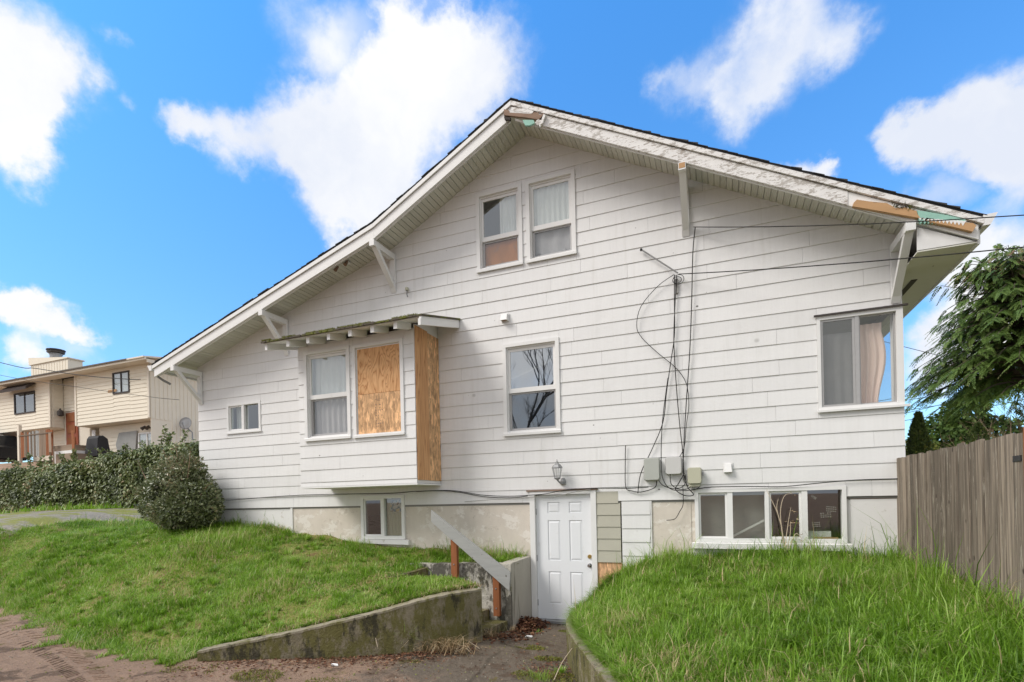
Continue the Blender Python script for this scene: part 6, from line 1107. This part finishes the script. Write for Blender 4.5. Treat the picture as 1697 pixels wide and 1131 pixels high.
P = scatter([(-16.5, -1.9), (-15.4, -1.4), (-14.9, 1.2), (-14.0, 3), (-13.6, 3), (-14.3, 0.5), (-14.6, -1.9)], 5000, lambda x, y: gz(x, y) + 0.04, lambda x, y: vnoise(x, y, 1.5, 99) > 0.4); grass_obj('lane_grass', P, 0.06, 0.01, 'ragged grass edge beside the gravel lane', 0.12, 0.4, (0.2, 0.9), 99)
# grass hanging over the two retaining walls
for WL, off, sg, lb, n in ((WALL_R, (0.15, 0.02), math.pi, 'long grass hanging over the edge of the right retaining wall', 9000), (WALL_L, (0.02, 0.15), -1.4, 'grass fringe leaning over the top of the left retaining wall', 3500)):
    Wp = np.array(WL); s_ = rng.random(n) * (len(Wp) - 1.001); i_ = s_.astype(int); f_ = (s_ - i_)[:, None]; Q = Wp[i_] + (Wp[i_ + 1] - Wp[i_]) * f_; k = vnoise(s_, s_ * 0 + 1.5, 5.0, 161) > (0.3 if WL is WALL_R else 0.5); Q = Q[k]; m_ = len(Q); u_ = rng.random(m_)
    Q[:, 0] += off[0] * (0.45 + u_ * 0.9); Q[:, 1] += off[1] * (0.6 + u_ * 0.8); Q[:, 2] += 0.004
    tag(blades('edge_grass', Q, rng.uniform(.06, .2, m_) * (1 if WL is WALL_R else 0.55), 0.0065, rng.uniform(.6, 1.35, m_), sg + rng.normal(0, .9, m_), 'grass', None, np.clip(rng.normal(.5, .22, m_), 0, 1)), lb, 'grass', None, 'stuff')
# moss and weeds over the driveway
def patch(c, r_, n): a_ = rng.random(n) * 6.283; q = np.sqrt(rng.random(n)) * r_; return np.c_[c[0] + q * np.cos(a_) * 1.3, c[1] + q * np.sin(a_) * .8]
pts = np.concatenate([patch((-4.6, -3.95), 0.28, 1100), patch((-3.8, -3.85), 0.2, 500), patch((-1.75, -2.9), 0.3, 1600), (patch((-2.2, -0.55), 0.10, 500)), patch((-2.35, -1.75), 0.16, 600), patch((-1.95, -2.2), 0.14, 500), patch((-5.6, -4.0), 0.3, 800)]); k = vnoise(pts[:, 0], pts[:, 1], 7, 101) > 0.4; pts = pts[k]
tag(blades('moss', np.c_[pts, gz(pts[:, 0], pts[:, 1])], rng.uniform(.008, .03, len(pts)), 0.008, rng.uniform(.2, 1, len(pts)), rng.random(len(pts)) * 6.28, 'yellow_leaf'), 'yellow green moss patches spread over the driveway', 'moss', None, 'stuff')
def tuft(x, y, z, n, h, wd_, label, name, mat='grass', tone=(0.3, 0.9), spread=0.08, lean=(0.3, 1.1), cat='weed', group=None):
    a_ = rng.random(n) * 6.283; r_ = rng.random(n) * spread; P = np.c_[x + r_ * np.cos(a_), y + r_ * np.sin(a_), np.full(n, z)]; t_ = thing(name, (x, y, z), label, cat, group)
    blades('blade_clump', P, h * rng.uniform(.55, 1.2, n), wd_, rng.uniform(*lean, n), a_ + rng.normal(0, .4, n), mat, t_, rng.uniform(*tone, n), 0.9); return t_
def on(px, py, z): d = ray(px, py); t = (z - CAM_P[2]) / d[2]; return CAM_P + d * t
for (px, py, z, n, h, w_, lb, mt_, tn, sp) in ((672, 1078, 0.08, 130, 0.42, 0.008, 'pale green and straw tuft against the mossy retaining wall', 'grass', (0.5, 1.0), 0.10), (815, 1056, 0.05, 90, 0.16, 0.006, 'short dry grass clump at the foot of the steps', 'straw', (0.1, 1.0), 0.10), (505, 1085, 0.12, 40, 0.12, 0.016, 'small green weed at the wall foot, right one of two', 'grass', (0.5, 0.85), 0.04), (468, 1086, 0.12, 34, 0.09, 0.02, 'small green weed at the wall foot, left one of two', 'grass', (0.5, 0.85), 0.04),
        (893, 1128, 0.08, 70, 0.12, 0.007, 'low green weed at the bottom edge beside the right wall', 'grass', (0.4, 0.9), 0.16), (930, 1115, 0.08, 40, 0.10, 0.012, 'leafy weed at the foot of the right retaining wall', 'grass', (0.45, 0.85), 0.06), (848, 1046, 0.0, 40, 0.12, 0.006, 'dry grass wisps at the corner of the concrete block wall', 'straw', (0.2, 1.0), 0.06), (890, 1045, 0.0, 60, 0.05, 0.006, 'small grass patch beside the door threshold', 'grass', (0.4, 0.9), 0.09)):
    q = on(px, py, z); tuft(q[0], q[1], float(gz(q[0], q[1])) - 0.005, n, h, w_, lb, 'weed', mt_, tn, sp)
q = on(490, 1025, 0.55); tuft(q[0], q[1] , float(zl(q[0], q[1])), 40, 0.09, 0.022, 'broad leaved pale green weed on the lawn above the wall', 'weed', 'grass', (0.6, 0.85), 0.06)
# fallen leaves and litter
def litter(name, XY, zf, size, asp, mat, label, lift=0.012, tone=None, flat=0.35):
    n = len(XY); P = np.c_[XY, zf(XY[:, 0], XY[:, 1]) + rng.uniform(0, lift, n)]; d = rdir(n, (-.15, .15)); u = rdir(n, (1 - flat, 1)); return tag(leaves(name, P, d, u, size * rng.uniform(.6, 1.4, n), size * asp * rng.uniform(.7, 1.2, n), mat, None, tone, 0.22), label, 'fallen leaves', None, 'stuff')
c0 = np.array([-2.86, -0.42]); XY = c0 + rng.normal(0, 1, (900, 2)) * np.array([0.13, 0.27]); XY[:, 0] = np.maximum(XY[:, 0], -2.97 - 0.0 + 0.02 * rng.random(900)); XY[:, 0] += 0.03
XY = np.concatenate([XY, np.array([-3.0, -1.25]) + rng.normal(0, 1, (350, 2)) * np.array([0.22, 0.25])])
litter('leaf_pile', XY, lambda x, y: gz(x, y) + 0.16 * np.exp(-((x + 2.86) / .2) ** 2 - ((y + .42) / .3) ** 2) * rng.random(len(x)), 0.06, 0.6, 'dead_leaf', 'heap of brown fallen leaves by the basement door', 0.02, None, 0.9)
n = 2600; s_ = rng.random(n); W = np.array([(x, y) for x, y, z in WALL_L]); idx = np.minimum((s_ * (len(W) - 1)).astype(int), len(W) - 2); fr_ = s_ * (len(W) - 1) - idx; XY = W[idx] + (W[idx + 1] - W[idx]) * fr_[:, None]; XY += np.array([0.15, -0.38]) * np.abs(rng.normal(0, .75, n))[:, None] + np.array([0.03, -0.05]) + rng.normal(0, .04, (n, 2))
litter('leaf_litter', XY, gz, 0.045, 0.4, 'dead_leaf', 'scattered brown leaves and needles along the retaining wall foot', 0.015, rng.random(n) ** 0.8)
XY = np.concatenate([np.array([-1.75, -2.6]) + rng.normal(0, .25, (500, 2)), np.array([-2.6, -2.2]) + rng.normal(0, .6, (350, 2)), np.array([-5, -4.6]) + rng.normal(0, .9, (350, 2))]); litter('leaf_litter', XY, gz, 0.035, 0.4, 'dead_leaf', 'thin scatter of brown litter over the driveway', 0.01)
n = 700; s_ = rng.random(n) * .8; idx = np.minimum((s_ * (len(W) - 1)).astype(int), len(W) - 2); fr_ = s_ * (len(W) - 1) - idx; XY = W[idx] + (W[idx + 1] - W[idx]) * fr_[:, None] + np.array([0.02, 0.16]) + rng.normal(0, .05, (n, 2)); Z_ = np.array([z for x, y, z in WALL_L]); zt = Z_[idx] + (Z_[idx + 1] - Z_[idx]) * fr_
P = np.c_[XY, zt + 0.005]; tag(blades('dry_grass', P, rng.uniform(.03, .12, n), 0.007, rng.uniform(.8, 1.3, n), rng.random(n) * 6.28, 'straw', None, rng.random(n)), 'dry straw and needles lying along the top of the left wall', 'dry grass', None, 'stuff')
q = on(730, 1082, 0.08); n = 260; P = np.c_[q[0] + rng.normal(0, .22, n), q[1] + rng.normal(0, .09, n), np.full(n, 0.085)]; P[:, 2] = gz(P[:, 0], P[:, 1]) + .005; tag(blades('dry_grass', P, rng.uniform(.12, .34, n), 0.007, rng.uniform(1.0, 1.35, n), rng.normal(0.3, 1.1, n), 'straw', None, rng.random(n)), 'fallen straw coloured grass heap right of the green tuft', 'dry grass', None, 'stuff')
def scrap(px, py, z, a_, b_, label):
    q = on(px, py, z); zz = float(gz(q[0], q[1])); tag(MB().hexa([(q[0] - a_, q[1] - b_, zz), (q[0] + a_, q[1] - b_ * .6, zz), (q[0] + a_ * .8, q[1] + b_, zz), (q[0] - a_ * .7, q[1] + b_ * .8, zz), (q[0] - a_ * .9, q[1] - b_ * .9, zz + 0.018), (q[0] + a_ * .9, q[1] - b_ * .5, zz + 0.012), (q[0] + a_ * .7, q[1] + b_ * .9, zz + 0.02), (q[0] - a_ * .6, q[1] + b_ * .7, zz + 0.022)]).build('paper_scrap', 'white_scrap'), label, 'litter', 'white scraps on the ground')
scrap(877, 1056, 0.0, 0.055, 0.03, 'white scrap lying near the basement door'); scrap(555, 1102, 0.12, 0.05, 0.012, 'white scrap on the litter below the left wall'); scrap(97, 1022, 0.2, 0.03, 0.03, 'white scrap at the lawn edge on the far left')
def stick(pts, label, r_=0.006, mat='twig_pale'): tag(MB().tube(smooth_pts(pts, 3), r_, 5, r_ * .5).build('dry_stick', mat), label, 'stick', 'dry sticks')
a_, b_ = on(598, 1050, 0.35), on(620, 1062, 0.25); stick([(-4.05, -2.66, 0.62), (-4.0, -2.78, 0.4), (-3.9, -2.86, 0.22)], 'dry stalk hanging over the face of the left wall')
q0, q1 = on(760, 1062, 0.08), on(795, 1078, 0.08); stick([tuple(q0 + [0, 0, .05]), tuple((q0 + q1) / 2 + [0, 0, .05]), tuple(q1 + [0, 0, .02])], 'pale stick lying right of the straw heap')
q0, q1 = on(918, 1131, 0.08), on(945, 1082, 0.3); stick([tuple(q0 + [0, 0, .02]), tuple((q0 + q1) / 2 + [0, 0, .05]), tuple(q1 + [0.03, 0.0, 0.06])], 'thin straw coloured stalk leaning on the right wall')
# grit on the driveway
n = 9000; gx = rng.uniform(-13, -0.6, n); gy = rng.uniform(-6.2, -0.1, n); k = ~inpoly(gx, gy, LAWN_L) & ~inpoly(gx, gy, LAWN_R); gx, gy = gx[k], gy[k]; n = len(gx); s_ = 0.003 + 0.013 * rng.random(n) ** 4; O = np.array([(1, 0, 0), (0, 1, 0), (-1, 0, 0), (0, -1, 0), (0, 0, 1), (0, 0, -1)], float)
V = np.c_[gx, gy, gs(gx, gy)][:, None, :] + O[None] * s_[:, None, None] * rng.uniform(.6, 1.3, (n, 6, 1)); T = np.array([(0, 1, 4), (1, 2, 4), (2, 3, 4), (3, 0, 4), (1, 0, 5), (2, 1, 5), (3, 2, 5), (0, 3, 5)])
tag(npmesh('grit', V.reshape(-1, 3), (np.arange(n)[:, None, None] * 6 + T[None]).ravel(), np.arange(n * 8) * 3, np.full(n * 8, 3), 'gravel', None, None, False), 'small stones and grit strewn over the driveway', 'gravel', None, 'stuff')
# tyre track: pressed tread bars beside the lawn edge
tr = MB(); c = smooth_pts([tuple(on(-60, 1010, 0.2)), tuple(on(40, 1052, 0.19)), tuple(on(110, 1090, 0.18)), tuple(on(150, 1125, 0.18)), tuple(on(175, 1175, 0.18))], 60)
for k in range(0, len(c) - 1, 1):
    p = c[k]; t = (c[k + 1] - c[k]).normalized(); s_ = Vector((-t.y, t.x, 0))
    if k % 4 == 0:
        for sg in (-1, 1):
            u0 = p + s_ * (sg * 0.03); u1 = p + s_ * (sg * 0.16) + t * 0.09; L_ = 0.5 + 0.5 * random.random()
            if random.random() < 0.12: continue
            z0, z1 = float(gs(u0.x, u0.y)), float(gs(u1.x, u1.y)); tr.hexa([(u0.x, u0.y, z0 - .03), (u0.x + t.x * .03, u0.y + t.y * .03, z0 - .03), (u1.x + t.x * .03, u1.y + t.y * .03, z1 - .03), (u1.x, u1.y, z1 - .03), (u0.x + t.x * .01, u0.y + t.y * .01, z0 + .007 * L_ + .002), (u0.x + t.x * .026, u0.y + t.y * .026, z0 + .007 * L_ + .002), (u1.x + t.x * .026, u1.y + t.y * .026, z1 + .007 * L_ + .002), (u1.x + t.x * .01, u1.y + t.y * .01, z1 + .007 * L_ + .002)])
tag(tr.build('tyre_track', 'dirt'), 'tread bars of a tyre track pressed in the dirt by the left lawn', 'tyre track', None, 'stuff')
